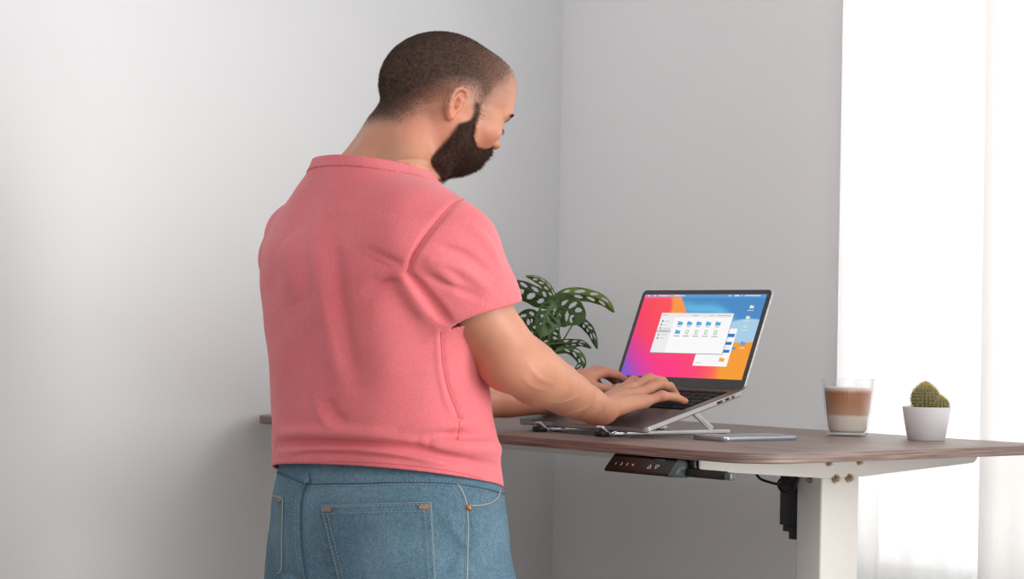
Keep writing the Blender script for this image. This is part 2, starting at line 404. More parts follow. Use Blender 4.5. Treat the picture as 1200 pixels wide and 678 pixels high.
# the picture on the display: a flat emitting mesh with the wallpaper as vertex colours
SX0, SX1, SY0, SY1 = -LW+.009, -.009, .0195*KL, .0195*KL+.179*KL
def emat(name, attr=None, rgb=None, strength=1.0):
    m = bpy.data.materials.new(name); m.use_nodes = True; nt = m.node_tree; nt.nodes.clear()
    o = nt.nodes.new('ShaderNodeOutputMaterial'); e = nt.nodes.new('ShaderNodeEmission'); e.inputs['Strength'].default_value = strength
    if attr:
        a = nt.nodes.new('ShaderNodeAttribute'); a.attribute_name = attr; nt.links.new(a.outputs['Color'], e.inputs['Color'])
    else: e.inputs['Color'].default_value = (*lin(rgb), 1)
    nt.links.new(e.outputs[0], o.inputs['Surface']); return m
nx, ny = 200, 120
U, Vv = np.meshgrid(np.linspace(0, 1, nx+1), np.linspace(0, 1, ny+1))
def sst(a, b, x): t = np.clip((x-a)/(b-a), 0, 1); return t*t*(3-2*t)
def cmix(a, b, t): return a*(1-t[..., None])+np.array(lin(b))*t[..., None]
c = np.zeros((*U.shape, 3))+np.array(lin((250, 70, 110)))
diag = U*1.0-(1-Vv)*.25
c = cmix(c, (255, 92, 92), sst(.1, .6, U+.3*Vv)); c = cmix(c, (255, 66, 135), sst(.55, .1, Vv)*sst(.95, .35, U))
c = cmix(c, (160, 80, 190), sst(.42, .0, U+Vv*.55)); c = cmix(c, (105, 105, 215), sst(.2, .0, U+Vv*.6)*.8)
c = cmix(c, (255, 138, 70), sst(.62, .9, U-.1*Vv))
# orange ridge at the upper middle
rx = .30-.16*np.clip(Vv-.6, -1, 1)+.03*np.sin(Vv*9)
c = cmix(c, (252, 156, 78), sst(.0, .035, U-(rx-.045))*sst(.5, .85, Vv)*sst(.62, .5, U))
# blue sky band, bounded below-left by a wavy edge
edge = 1.02-1.9*(U-.255)+.05*np.sin((U-.2)*14); edge = np.where(U < .24, 2, edge)
blue = sst(0, .02, Vv-np.maximum(edge, .60-.10*np.sin((U-.5)*5)))
c = cmix(c, (82, 142, 200), blue)
wav = np.exp(-((Vv-(.92-.55*(U-.35)+.05*np.sin(U*12)))/.06)**2)*blue*sst(.3, .42, U)
c = cmix(c, (110, 195, 235), np.clip(wav, 0, 1)*.8)
lobe = sst(0, .02, .17-np.sqrt(((U-.93)*.75)**2+((Vv-.55)*1.0)**2)); c = cmix(c, (172, 210, 236), lobe)
org = sst(0, .02, (.46-.02*np.sin(U*9))-Vv)*sst(.76, .84, U+.10*Vv); c = cmix(c, (250, 160, 62), org)
c = cmix(c, (120, 165, 215), sst(.955, .962, Vv)*.55)
SV = []; 
for j in range(ny+1):
    for i in range(nx+1): SV.append(ML_ @ Vector((SX0+(SX1-SX0)*i/nx, SY0+(SY1-SY0)*j/ny, .0003)))
SF = [(j*(nx+1)+i, j*(nx+1)+i+1, (j+1)*(nx+1)+i+1, (j+1)*(nx+1)+i) for j in range(ny) for i in range(nx)]
scr = from_data('screen', SV, SF, emat('display_picture', 'picture', strength=.97), lap, False)
ca = scr.data.color_attributes.new('picture', 'FLOAT_COLOR', 'POINT')
ca.data.foreach_set('color', np.concatenate([c.reshape(-1, 3), np.ones((c.shape[0]*c.shape[1], 1))], 1).astype(np.float32).ravel())
_em = {}
def sm(rgb):
    if rgb not in _em: _em[rgb] = emat('display_pixel_%d_%d_%d' % rgb, rgb=rgb, strength=.97)
    return _em[rgb]
def srect(bm_, u0, v0, u1, v1, z):
    q = [ML_ @ Vector((SX0+(SX1-SX0)*u, SY0+(SY1-SY0)*v, z)) for u, v in ((u0, v0), (u1, v0), (u1, v1), (u0, v1))]
    bm_.faces.new([bm_.verts.new(p) for p in q])
def spanel(name, rects, rgb, z):
    for rr in rects:
        b = bmesh.new(); srect(b, *rr, z); o = from_bm(name, b, sm(rgb), scr, False)
    return o
def folder(name, u, v, z, rgb=(96, 170, 222), s=1):
    b = bmesh.new(); a, h = .021*s, .024*s
    pts = [(-a, -h), (a, -h), (a, h*.65), (a*.1, h*.65), (-a*.15, h), (-a, h)]
    b.faces.new([b.verts.new(ML_ @ Vector((SX0+(SX1-SX0)*(u+p), SY0+(SY1-SY0)*(v+q), z))) for p, q in pts])
    return from_bm(name, b, sm(rgb), scr, False)
# back window (white page with blue buttons), then the file window on top
spanel('document_window', [(.58, .145, .852, .592)], (252, 252, 252), .0006)
spanel('window_button', [(.775, .490, .845, .530), (.775, .398, .84, .434), (.775, .306, .84, .342)], (62, 120, 200), .0008)
spanel('window_line', [(.78, .365, .83, .370), (.60, .178, .64, .183)], (150, 155, 160), .0008)
folder('thumb_mark', .800, .225, .0008, (250, 175, 80), 1.0)
spanel('window_shadow', [(.196, .281, .793, .765)], (130, 128, 138), .0009)
spanel('file_window', [(.197, .288, .789, .770)], (253, 253, 254), .0010)
spanel('window_toolbar', [(.197, .718, .789, .770)], (238, 236, 238), .0011)
spanel('window_sidebar', [(.197, .288, .318, .718)], (241, 241, 243), .0011)
spanel('sidebar_highlight', [(.199, .530, .316, .565)], (208, 205, 207), .0012)
spanel('sidebar_text', [(.24, .665, .28, .671), (.24, .622, .262, .628), (.24, .580, .305, .586), (.22, .544, .29, .551), (.24, .500, .295, .506), (.24, .458, .285, .464), (.46, .738, .505, .746), (.66, .738, .77, .745), (.60, .738, .635, .745)], (170, 172, 178), .0013)
spanel('sidebar_icon', [(.217, .657, .231, .680), (.217, .614, .228, .636), (.217, .573, .228, .594), (.217, .492, .228, .515), (.217, .450, .229, .473), (.215, .740, .222, .750), (.229, .740, .236, .750), (.243, .740, .250, .750)], (120, 135, 150), .0013)
for i in range(5):
    folder('folder_icon', .377+.0775*i, .645, .0013)
    spanel('icon_caption', [(.377+.0775*i-.017, .602, .377+.0775*i+.017, .608)], (118, 120, 126), .0013)
for i in range(5):
    if i == 0: folder('folder_icon', .377, .540, .0013)
    else:
        spanel('document_icon', [(.365+.0775*i, .514, .389+.0775*i, .566)], (150, 178, 128), .0013)
        spanel('document_page', [(.370+.0775*i, .520, .385+.0775*i, .560)], (238, 245, 232), .0014)
    spanel('icon_caption', [(.377+.0775*i-.025, .488, .377+.0775*i+.025, .495)], (96, 98, 104), .0013)
spanel('menu_bar_text', [(.03, .975, .042, .99), (.075, .978, .10, .987), (.12, .978, .205, .987), (.215, .978, .225, .987), (.25, .978, .345, .987), (.70, .978, .72, .987), (.75, .976, .785, .989), (.80, .978, .81, .987), (.83, .978, .955, .987)], (240, 246, 250), .0008)
for (u, v, cc) in ((.912, .850, (228, 240, 222)), (.906, .725, (228, 240, 222)), (.909, .617, (205, 225, 190))):
    folder('desktop_icon', u, v, .0008, cc, .75); spanel('icon_caption', [(u-.028, v-.046, u+.022, v-.040)], (240, 244, 250), .0008)
folder('folder_icon', .928, .418, .0008, (110, 165, 200), .95); spanel('icon_caption', [(.908, .362, .948, .369)], (250, 240, 230), .0008)
folder('folder_icon', .868, .36, .0007, (80, 160, 225), .7)

# ------------------------------------------------------------------ folding laptop stand
st = empty('laptop_stand', (-.50, .26, ZT), 'silver folding metal stand holding the laptop tilted above the desk', 'laptop stand')
def flatbar(name, a, b, w_, t_, mat=M_alu, up=(0, 0, 1)):
    a = Vector(a); b = Vector(b); d = (b-a); L = d.length; d.normalize(); s = d.cross(Vector(up)).normalized(); u = s.cross(d)
    Mx = Matrix([[d[0], s[0], u[0], a[0]], [d[1], s[1], u[1], a[1]], [d[2], s[2], u[2], a[2]], [0, 0, 0, 1]])
    return boxo(name, (0, -w_/2, -t_/2), (L, w_/2, t_/2), mat, st, .0008, 2, Mx)
def on_base(x, y, off=-.0097): return np.array(MB_ @ Vector((x, y, off)))
for xs in (-.446, -.596):
    lx = xs-HR[0]
    flatbar('rail', (xs, .147, ZT+.0045), (xs, .412, ZT+.0045), .012, .0055)
    top = on_base(lx, -.052, -.0135)
    flatbar('strut', (xs, .374, ZT+.008), top, .010, .0045, up=(1, 0, 0))
    flatbar('upper_arm', on_base(lx, -.228, -.0135), on_base(lx, -.03, -.0135), .010, .0038, up=BN)
    fr = on_base(lx, -.231, -.012)
    flatbar('front_lip', (xs, .1385, ZT+.004), (xs, .121, ZT+.016), .014, .004, up=(0, 1, 1))
    boxo('rubber_pad', (xs-.011, .119, ZT), (xs+.007, .1385, ZT+.009), M_black, st, .002)
    tubeo('pivot_pin', [(xs-.008, .172, ZT+.0075), (xs+.008, .172, ZT+.0075)], .0032, M_alu, st, 12)
    for fy in (.165, .4): boxo('foot_pad', (xs-.005, fy-.006, ZT), (xs+.005, fy+.006, ZT+.0018), M_black, st)
flatbar('cross_bar', (-.446, .25, ZT+.0045), (-.596, .25, ZT+.0045), .010, .004)

# ------------------------------------------------------------------ phone
ph = empty('phone', (-.285, .30, ZT), 'thin silver-edged phone lying on the desk between the laptop and the coffee glass', 'phone')
MP = Matrix.Translation((-.293, .292, ZT)) @ Matrix.Rotation(math.radians(-92+0), 4, 'Z')
def pslab(n, w_, h_, r_, z0, z1, m, bev=0): return slab(n, rrect(w_, h_, r_, 6), z0, z1, m, ph, MP, bev)
M_phone = mk('steel_phone_edge', (170, 175, 190), .22, .85, 200, .04)
M_pglass = mk('dark_phone_glass', (46, 48, 56), .08, 0, 10, .05)
pslab('frame', .165, .076, .011, 0, .0078, M_phone, .0014)
pslab('screen_glass', .160, .071, .009, .0074, .0081, M_pglass)
for yy, x0, x1 in ((-.0382, .018, .036), (-.0382, .042, .060)):
    boxo('side_button', (x0, yy, .003), (x1, yy+.001, .0052), M_phone, ph, M=MP)
boxo('antenna_band', (-.066, -.0383, .0004), (-.062, -.0372, .0074), M_black, ph, M=MP)
boxo('antenna_band', (.066, -.0383, .0004), (.0675, -.0372, .0074), M_black, ph, M=MP)

# ------------------------------------------------------------------ glass of layered coffee
gc = (-.3356, .587, ZT)
cup = empty('coffee_glass', gc, 'ribbed clear glass tumbler of layered milky coffee on the desk', 'glass')
M_cup = Mat('clear_glass', (255, 255, 255), .06)
_tp = M_cup.node('ShaderNodeBsdfTransparent'); M_cup.L.new(M_cup.mix(M_cup.noise(M_cup.coords(), 4), (.97, .973, .976, 1), (.985, .987, .99, 1)), _tp.inputs['Color'])
_gl = M_cup.node('ShaderNodeBsdfGlossy'); _gl.inputs['Roughness'].default_value = .06; _lw = M_cup.node('ShaderNodeLayerWeight'); _lw.inputs['Blend'].default_value = .5; _pw = M_cup.node('ShaderNodeMath', operation='POWER'); M_cup.L.new(_lw.outputs['Facing'], _pw.inputs[0]); _pw.inputs[1].default_value = 3.5; _fr = M_cup.node('ShaderNodeMath', operation='MULTIPLY_ADD'); M_cup.L.new(_pw.outputs[0], _fr.inputs[0]); _fr.inputs[1].default_value = .42; _fr.inputs[2].default_value = .025
_mx = M_cup.node('ShaderNodeMixShader'); M_cup.L.new(M_cup.mix(_pw.outputs[0], (.985, .987, .99, 1), (.76, .77, .78, 1)), _tp.inputs['Color']); M_cup.L.new(_fr.outputs[0], _mx.inputs[0]); M_cup.L.new(_tp.outputs[0], _mx.inputs[1]); M_cup.L.new(_gl.outputs[0], _mx.inputs[2])
M_cup.L.new(_mx.outputs[0], M_cup.N['Material Output'].inputs['Surface']); M_cup = M_cup.m
HC = .0965; r0, r1 = .0335, .0445
def rc(z): return r0+(r1-r0)*z/HC
outer = [(0.0005, .0), (r0-.003, .0), (r0-.0008, .0012), (rc(.004), .004), (rc(.010), .010), (rc(.02), .02), (rc(.05), .05), (rc(.078), .078), (rc(.082), .082), (rc(.09), .09), (rc(HC)-.0004, HC-.0006)]
inner = [(rc(HC)-.0018, HC-.0006), (rc(.09)-.0022, .09), (rc(.05)-.0026, .05), (rc(.010)-.0028, .010), (rc(.006)-.006, .0055), (.0005, .0050)]
lathe('tumbler', outer+inner, gc, M_cup, cup, 144, .00045, 36, (.012, .081))
M_cof = Mat('layered_coffee', (190, 140, 110), .35)
_tc = M_cof.node('ShaderNodeTexCoord'); _sx = M_cof.node('ShaderNodeSeparateXYZ'); M_cof.L.new(_tc.outputs['Object'], _sx.inputs[0])
_mr = M_cof.node('ShaderNodeMapRange'); _mr.inputs[1].default_value = ZT+.009; _mr.inputs[2].default_value = ZT+.0835; M_cof.L.new(_sx.outputs['Z'], _mr.inputs[0])
_nz = M_cof.noise(M_cof.coords(), 60, 3); _ad = M_cof.node('ShaderNodeMath', operation='MULTIPLY_ADD'); M_cof.L.new(_nz, _ad.inputs[0]); _ad.inputs[1].default_value = .03; M_cof.L.new(_mr.outputs[0], _ad.inputs[2])
M_cof.color(M_cof.ramp(_ad.outputs[0], [(0, (254, 246, 234)), (.33, (253, 241, 225)), (.385, (214, 174, 142)), (.62, (200, 144, 108)), (.86, (178, 114, 80)), (.90, (206, 158, 130)), (.945, (238, 212, 198)), (1.0, (246, 232, 222))])); M_cof = M_cof.m
lathe('coffee', [(.0005, .0056), (rc(.008)-.006, .0061), (rc(.011)-.0036, .0108), (rc(.05)-.0032, .05), (rc(.0795)-.003, .0795), (rc(.0805)-.0045, .0812), (.0005, .0812)], gc, M_cof, cup, 144, .0005, 36, (.013, .079))

# ------------------------------------------------------------------ cactus in a white pot
pc = (-.180, .600, ZT)
cac = empty('potted_cactus', pc, 'small round golden-spined cactus in a plain white pot on the desk near the curtain', 'cactus')
M_pot = mk('white_ceramic', (228, 226, 228), .35, 0, 30, .015)
lathe('pot', [(.0005, 0), (.0285, 0), (.0300, .0012), (.0355, .03), (.0392, .0535), (.0388, .0545), (.0370, .0545), (.0363, .0525), (.034, .044), (.0005, .044)], pc, M_pot, cac, 72)
M_soil = mk('potting_soil', (70, 58, 48), .95, 0, 300, .4, .6)
lathe('soil', [(.0005, .0442), (.0335, .0442), (.033, .0465), (.0005, .0475)], pc, M_soil, cac, 40)
M_cgreen = Mat('cactus_skin', (108, 110, 72), .6).vary(150, .3).m
M_spine = mk('golden_spine', (222, 198, 126), .5, 0, 200, .15)
def cactus_ball(c_, R, H, nr, rngs):
    n, m = nr*8, 26; V = []; F = []; SVv = []; SFf = []
    def prof(t):   # t 0 bottom .. 1 top
        a = -.55*math.pi/2+t*(1.55*math.pi/2)
        return R*math.cos(a), H*math.sin(a)
    for j in range(m+1):
        r_, z_ = prof(j/m)
        for k in range(n):
            a = 2*math.pi*k/n; rr = r_*(1-.10*(1-abs(math.cos(nr*a/2)))**1.0)
            V.append((c_[0]+rr*math.cos(a), c_[1]+rr*math.sin(a), c_[2]+z_-.06*R*(math.exp(-(r_/R*5)**2))))
    for j in range(m):
        for k in range(n): F.append((j*n+k, j*n+(k+1) % n, (j+1)*n+(k+1) % n, (j+1)*n+k))
    F.append(tuple(m*n+k for k in range(n)))
    body = from_data('cactus_body', V, F, M_cgreen, cac)
    for k in range(nr):
        a = 2*math.pi*k/nr
        for j in range(11):
            t = .12+.86*j/10; r_, z_ = prof(t); p = np.array([c_[0]+r_*math.cos(a), c_[1]+r_*math.sin(a), c_[2]+z_])
            nrm = np.array([math.cos(a)*max(r_, 1e-4)/R, math.sin(a)*max(r_, 1e-4)/R, z_/H]); nrm /= np.linalg.norm(nrm)
            for s in range(9 if t < .85 else 13):
                d = nrm*(.55 if t < .85 else .9)+rngs.normal(0, .55, 3); d /= np.linalg.norm(d)
                L = R*(.20+.10*rngs.random())*(1.2 if t > .8 else 1)
                sd = np.cross(d, [0.3, .5, .8]); sd /= np.linalg.norm(sd); sd *= .00022
                b = len(SVv); s2 = np.cross(d, sd)
                SVv += [p+sd, p-sd*.5+s2*.87, p-sd*.5-s2*.87, p+d*L]; SFf += [(b, b+1, b+3), (b+1, b+2, b+3), (b+2, b, b+3)]
    from_data('spines', SVv, SFf, M_spine, body, False)['kind'] = 'stuff'
_rt = np.array([_r[0], _r[1], 0])
cactus_ball(np.array(pc)+[0, 0, .0665]+_rt*-.002, .0235, .0245, 22, rng)
cactus_ball(np.array(pc)+[0, 0, .0570]+_rt*.0190-_f0*.011, .0155, .0145, 18, rng)
# ------------------------------------------------------------------ potted monstera in the corner
PD = 4.02
pp = at_plane(641, 486, (0, 0, ZT), _z); ppos = (-1.105, .595, ZT)
plant = empty('potted_plant', ppos, 'leafy green plant with holed leaves in a white pot behind the forearm', 'plant')
lathe('pot', [(.0005, 0), (.043, 0), (.0455, .002), (.0565, .098), (.056, .100), (.0525, .100), (.052, .097), (.0505, .086), (.0005, .086)], ppos, M_pot, plant, 72)
lathe('soil', [(.0005, .0862), (.050, .0862), (.0495, .089), (.0005, .091)], ppos, M_soil, plant, 40)
def leafmat(name, c1, c2, c3):
    m = Mat(name, c1, .38, Transmission_Weight=0); n = m.noise(m.coords(scale=(1, 1, 1)), 60, 4)
    m.color(m.ramp(n, [(.3, c2), (.5, c1), (.72, c3)])); m.bump(n, .15, .001)
    t = m.node('ShaderNodeBsdfTranslucent'); t.inputs['Color'].default_value = (*lin(c3), 1)
    x = m.node('ShaderNodeMixShader'); x.inputs[0].default_value = .18
    m.L.new(m.b.outputs[0], x.inputs[1]); m.L.new(t.outputs[0], x.inputs[2]); m.L.new(x.outputs[0], m.N['Material Output'].inputs['Surface']); return m.m
ML_mid = leafmat('leaf_green', (72, 104, 54), (52, 82, 42), (92, 124, 66))
ML_light = leafmat('leaf_light_green', (108, 132, 52), (84, 110, 42), (134, 152, 70))
ML_dark = leafmat('leaf_dark_green', (48, 76, 32), (34, 56, 24), (66, 98, 42))
M_stem = mk('green_stem', (104, 120, 58), .5, 0, 80, .15)
def leaf(mid, wl, wr, dl, dr, mat, holes=True, d0=PD, dd=0., seed=0, droop=.15, tipd=.0):
    """mid: outline of the midrib; wl/wr visible half-widths; dl/dr how far each half recedes"""
    r = np.random.default_rng(seed); s_ = d0/F_PX
    pts = catmull([at_d(x, y, d0+dd+tipd*i/(len(mid)-1)) for i, (x, y) in enumerate(mid)], 16)
    m = len(pts); nt = 18; V = []; idx = {}; F = []
    view = _f
    hl = []
    for sgn in (-1, 1):
        k = 4
        for q in range(k): hl.append((sgn, .20+.175*q+.03*r.random(), .36+.10*r.random(), .044+.020*r.random(), .25+.07*r.random()))
    for i, p in enumerate(pts):
        s = i/(m-1); t = pts[min(i+1, m-1)]-pts[max(i-1, 0)]; t /= np.linalg.norm(t)
        side = np.cross(t, view); side /= np.linalg.norm(side)
        h = (s**.5)*((1-s)**.72)/.545 if 0 < s < 1 else 0
        h *= 1+.03*math.sin(s*23+seed)
        for j in range(-nt, nt+1):
            a = abs(j)/nt; w, dp = (wl, dl) if j < 0 else (wr, dr)
            back = -.18*a*(1-s)*(1 if s < .5 else .4)*np.linalg.norm(pts[-1]-pts[0])*.5*(1-s*.9)
            q = p+side*(math.copysign(1, j)*a*h*w*s_)+view*(a*h*dp*s_)-_z*(droop*a*a*h*max(wl, wr)*s_)+t*back
            V.append(q)
    W2 = 2*nt+1
    for i in range(m-1):
        s = (i+.5)/(m-1)
        for j in range(2*nt):
            tt = (j+.5-nt)/nt; hole = False
            if holes:
                for sg, hs, ht, rs, rt in hl:
                    ds = (s-hs-.12*(abs(tt)-ht))/rs; dt = (abs(tt)-ht)/rt
                    if math.copysign(1, tt) == sg and ds*ds+dt*dt < 1: hole = True
            if not hole: a = i*W2+j; F.append((a, a+1, a+W2+1, a+W2))
    o = from_data('leaf', V, F, mat, plant)
    sd = o.modifiers.new('thickness', 'SOLIDIFY'); sd.thickness = .0006
    tubeo('midrib', [p-view*.0004 for p in pts[:-2]], [.0011*(1-.8*i/m) for i in range(m-2)], M_stem, o, 6)
    return o
leaf([(646, 354), (628, 343), (606, 334), (590, 331)], 12, 17, 12, 4, ML_dark, dd=.05, seed=1)
leaf([(630, 372), (618, 372), (606, 385), (598, 402)], 14, 14, 8, 8, ML_dark, dd=.06, seed=2)
leaf([(643, 384), (632, 387), (622, 396), (614, 410)], 17, 15, 6, 6, ML_dark, dd=.03, seed=3)
leaf([(646, 386), (646, 394), (643, 404), (636, 418)], 14, 14, 6, 6, ML_dark, dd=.02, seed=12)
leaf([(650, 353), (646, 341), (638, 331), (627, 325), (616, 323)], 5, 7, 12, 10, ML_light, dd=.0, seed=4)
leaf([(653, 349), (668, 344), (690, 346), (708, 353), (720, 366)], 8, 11, 14, 6, ML_light, dd=.03, seed=5)
leaf([(647, 355), (657, 359), (672, 366), (685, 376)], 24, 25, 8, -6, ML_mid, dd=-.04, seed=6, tipd=-.03)
leaf([(649, 355), (643, 363), (637, 376), (634, 395)], 15, 27, 4, 12, ML_mid, dd=-.05, seed=7, tipd=-.02)
leaf([(674, 374), (684, 379), (693, 390), (700, 409)], 6, 8, 8, 6, ML_dark, dd=.02, seed=8)
leaf([(644, 403), (656, 402), (670, 402), (682, 402), (693, 408)], 5, 7, 8, 8, ML_dark, dd=-.02, seed=9)
leaf([(640, 410), (648, 405), (656, 404), (664, 402)], 8, 8, 5, 5, ML_dark, dd=-.01, seed=13)
leaf([(652, 412), (664, 408), (676, 414), (682, 424), (677, 432), (667, 437)], 7, 7, 8, 8, ML_mid, dd=-.03, seed=10)
for pts, d1 in (([(643, 436), (642, 415), (643, 395), (648, 356)], -.045), ([(640, 436), (641, 412), (646, 380), (649, 353)], .0), ([(646, 436), (648, 420), (655, 395), (653, 349)], .03),
                ([(638, 436), (633, 415), (634, 390), (646, 354)], .05), ([(648, 436), (653, 412), (668, 385), (674, 374)], .02), ([(645, 436), (644, 425), (647, 415), (652, 412)], -.03),
                ([(644, 436), (643, 424), (643, 412), (644, 403)], -.02), ([(636, 436), (628, 410), (628, 390), (630, 372)], .06)):
    P = [at_d(x, y, PD+d1*i/3) for i, (x, y) in enumerate(pts)]; P[0][2] = ZT+.086
    tubeo('stem', catmull(P, 8), .0016, M_stem, plant, 8)

# ------------------------------------------------------------------ light
wd = bpy.data.worlds.new('world'); sc.world = wd; wd.use_nodes = True
bg = wd.node_tree.nodes['Background']; bg.inputs[0].default_value = (1, .995, .99, 1); bg.inputs[1].default_value = WORLD_S
def area(name, loc, target, sx, sy, power, col=(1, 1, 1)):
    l = bpy.data.lights.new(name, 'AREA'); l.shape = 'RECTANGLE'; l.size = sx; l.size_y = sy; l.energy = power; l.color = col
    o = bpy.data.objects.new(name, l); COL.objects.link(o); o.location = loc
    d = Vector(target)-Vector(loc); o.rotation_euler = d.to_track_quat('-Z', 'Y').to_euler(); return o
area('window_daylight', (.0, 1.40, 1.55), (.0, 0, 1.5), 2.3, 2.8, WIN_P, (1, .99, .98))
area('side_daylight', SIDE_LOC, SIDE_TGT, 1.4, 2.7, SIDE_P, (1, .992, .985))
area('room_fill', FILL_LOC, (-.9, -.2, 1.2), 2.0, 2.0, FILL_P, (.98, .99, 1))
# ------------------------------------------------------------------ implicit-surface modelling for the figure
OB = at_d(457, 560, 3.02); OB[2] = 0.0
_vd = OB-CAM; _vd[2] = 0; DH = _vd/np.linalg.norm(_vd); RH = np.array([DH[1], -DH[0], 0])
TH_ = math.radians(51.0); SR, SZ, Z0 = 1.1325, .96, 1.10
A_ = np.array
def t2w(P):
    P = np.asarray(P, float); x, y, z = P[..., 0], P[..., 1], P[..., 2]
    a = SR*(x*math.cos(TH_)+y*math.sin(TH_)); b = -x*math.sin(TH_)+y*math.cos(TH_)
    o = OB+a[..., None]*RH+b[..., None]*DH; o[..., 2] = Z0+SZ*(z-Z0); return o
def w2t(P):
    v = np.asarray(P, float)-OB; r = (v@RH)/SR; d = v@DH
    return np.stack([r*math.cos(TH_)-d*math.sin(TH_), r*math.sin(TH_)+d*math.cos(TH_), Z0+(np.asarray(P)[..., 2]-Z0)/SZ], -1)
def smin(a, b, k):
    if k <= 0: return np.minimum(a, b)
    h = np.maximum(k-np.abs(a-b), 0)/k; return np.minimum(a, b)-h*h*k*.25
def smax(a, b, k): return -smin(-a, -b, k)
def cap(a, b, ra, rb):
    a = np.asarray(a, float); b = np.asarray(b, float); ab = b-a; L = ab@ab+1e-12
    def f(P):
        v = P-a; t = np.clip((v@ab)/L, 0, 1); return np.linalg.norm(v-t[:, None]*ab, axis=1)-(ra+(rb-ra)*t)
    return f
def chain(pts, rs, k=.004):
    fs = [cap(pts[i], pts[i+1], rs[i], rs[i+1]) for i in range(len(pts)-1)]
    def f(P):
        d = fs[0](P)
        for g in fs[1:]: d = smin(d, g(P), k)
        return d
    return f
def ell(c, r, R=None):
    c = np.asarray(c, float); r = np.asarray(r, float)
    def f(P):
        q = P-c
        if R is not None: q = q@R
        k0 = np.linalg.norm(q/r, axis=1); k1 = np.linalg.norm(q/(r*r), axis=1)+1e-9; return k0*(k0-1)/k1
    return f
def loft(tab, ex=2.2, fac=.8):
    T = np.array(tab, float); zz = T[:, 0]
    from_z = lambda z, k: np.interp(z, _zs, _tb[:, k])
    # smooth the table with a Catmull-Rom pass
    _zs = []; _tb = []
    P = catmull([t for t in T], 10); P = np.array(P); o = np.argsort(P[:, 0]); P = P[o]; _zs = P[:, 0]; _tb = P
    def f(Q):
        z = np.clip(Q[:, 2], _zs[0], _zs[-1]); cx, cy, a, b = (np.interp(z, _zs, _tb[:, k]) for k in (1, 2, 3, 4))
        u = np.abs(Q[:, 0]-cx)/a; v = np.abs(Q[:, 1]-cy)/b
        e = (u**ex+v**ex+1e-12)**(1/ex)
        d = (e-1)*np.minimum(a, b)*.5*(1+1/np.maximum(e, .3)*0+1)*fac
        return np.maximum(d, np.maximum(_zs[0]-Q[:, 2], Q[:, 2]-_zs[-1]))
    return f
class Field:
    def __init__(s): s.ops = []
    def add(s, f, k=.01): s.ops.append((f, k, 1)); return s
    def sub(s, f, k=.005): s.ops.append((f, k, -1)); return s
    def mod(s, f): s.ops.append((f, 0, 2)); return s
    def ev(s, P, sel=None):
        d = np.full(len(P), 9.)
        for i, (f, k, m) in enumerate(s.ops):
            if sel is not None and not sel[i]: continue
            if m == 1: d = smin(d, f(P), k)
            elif m == -1: d = smax(d, -f(P), k)
            else: d = d+f(P)
        return d
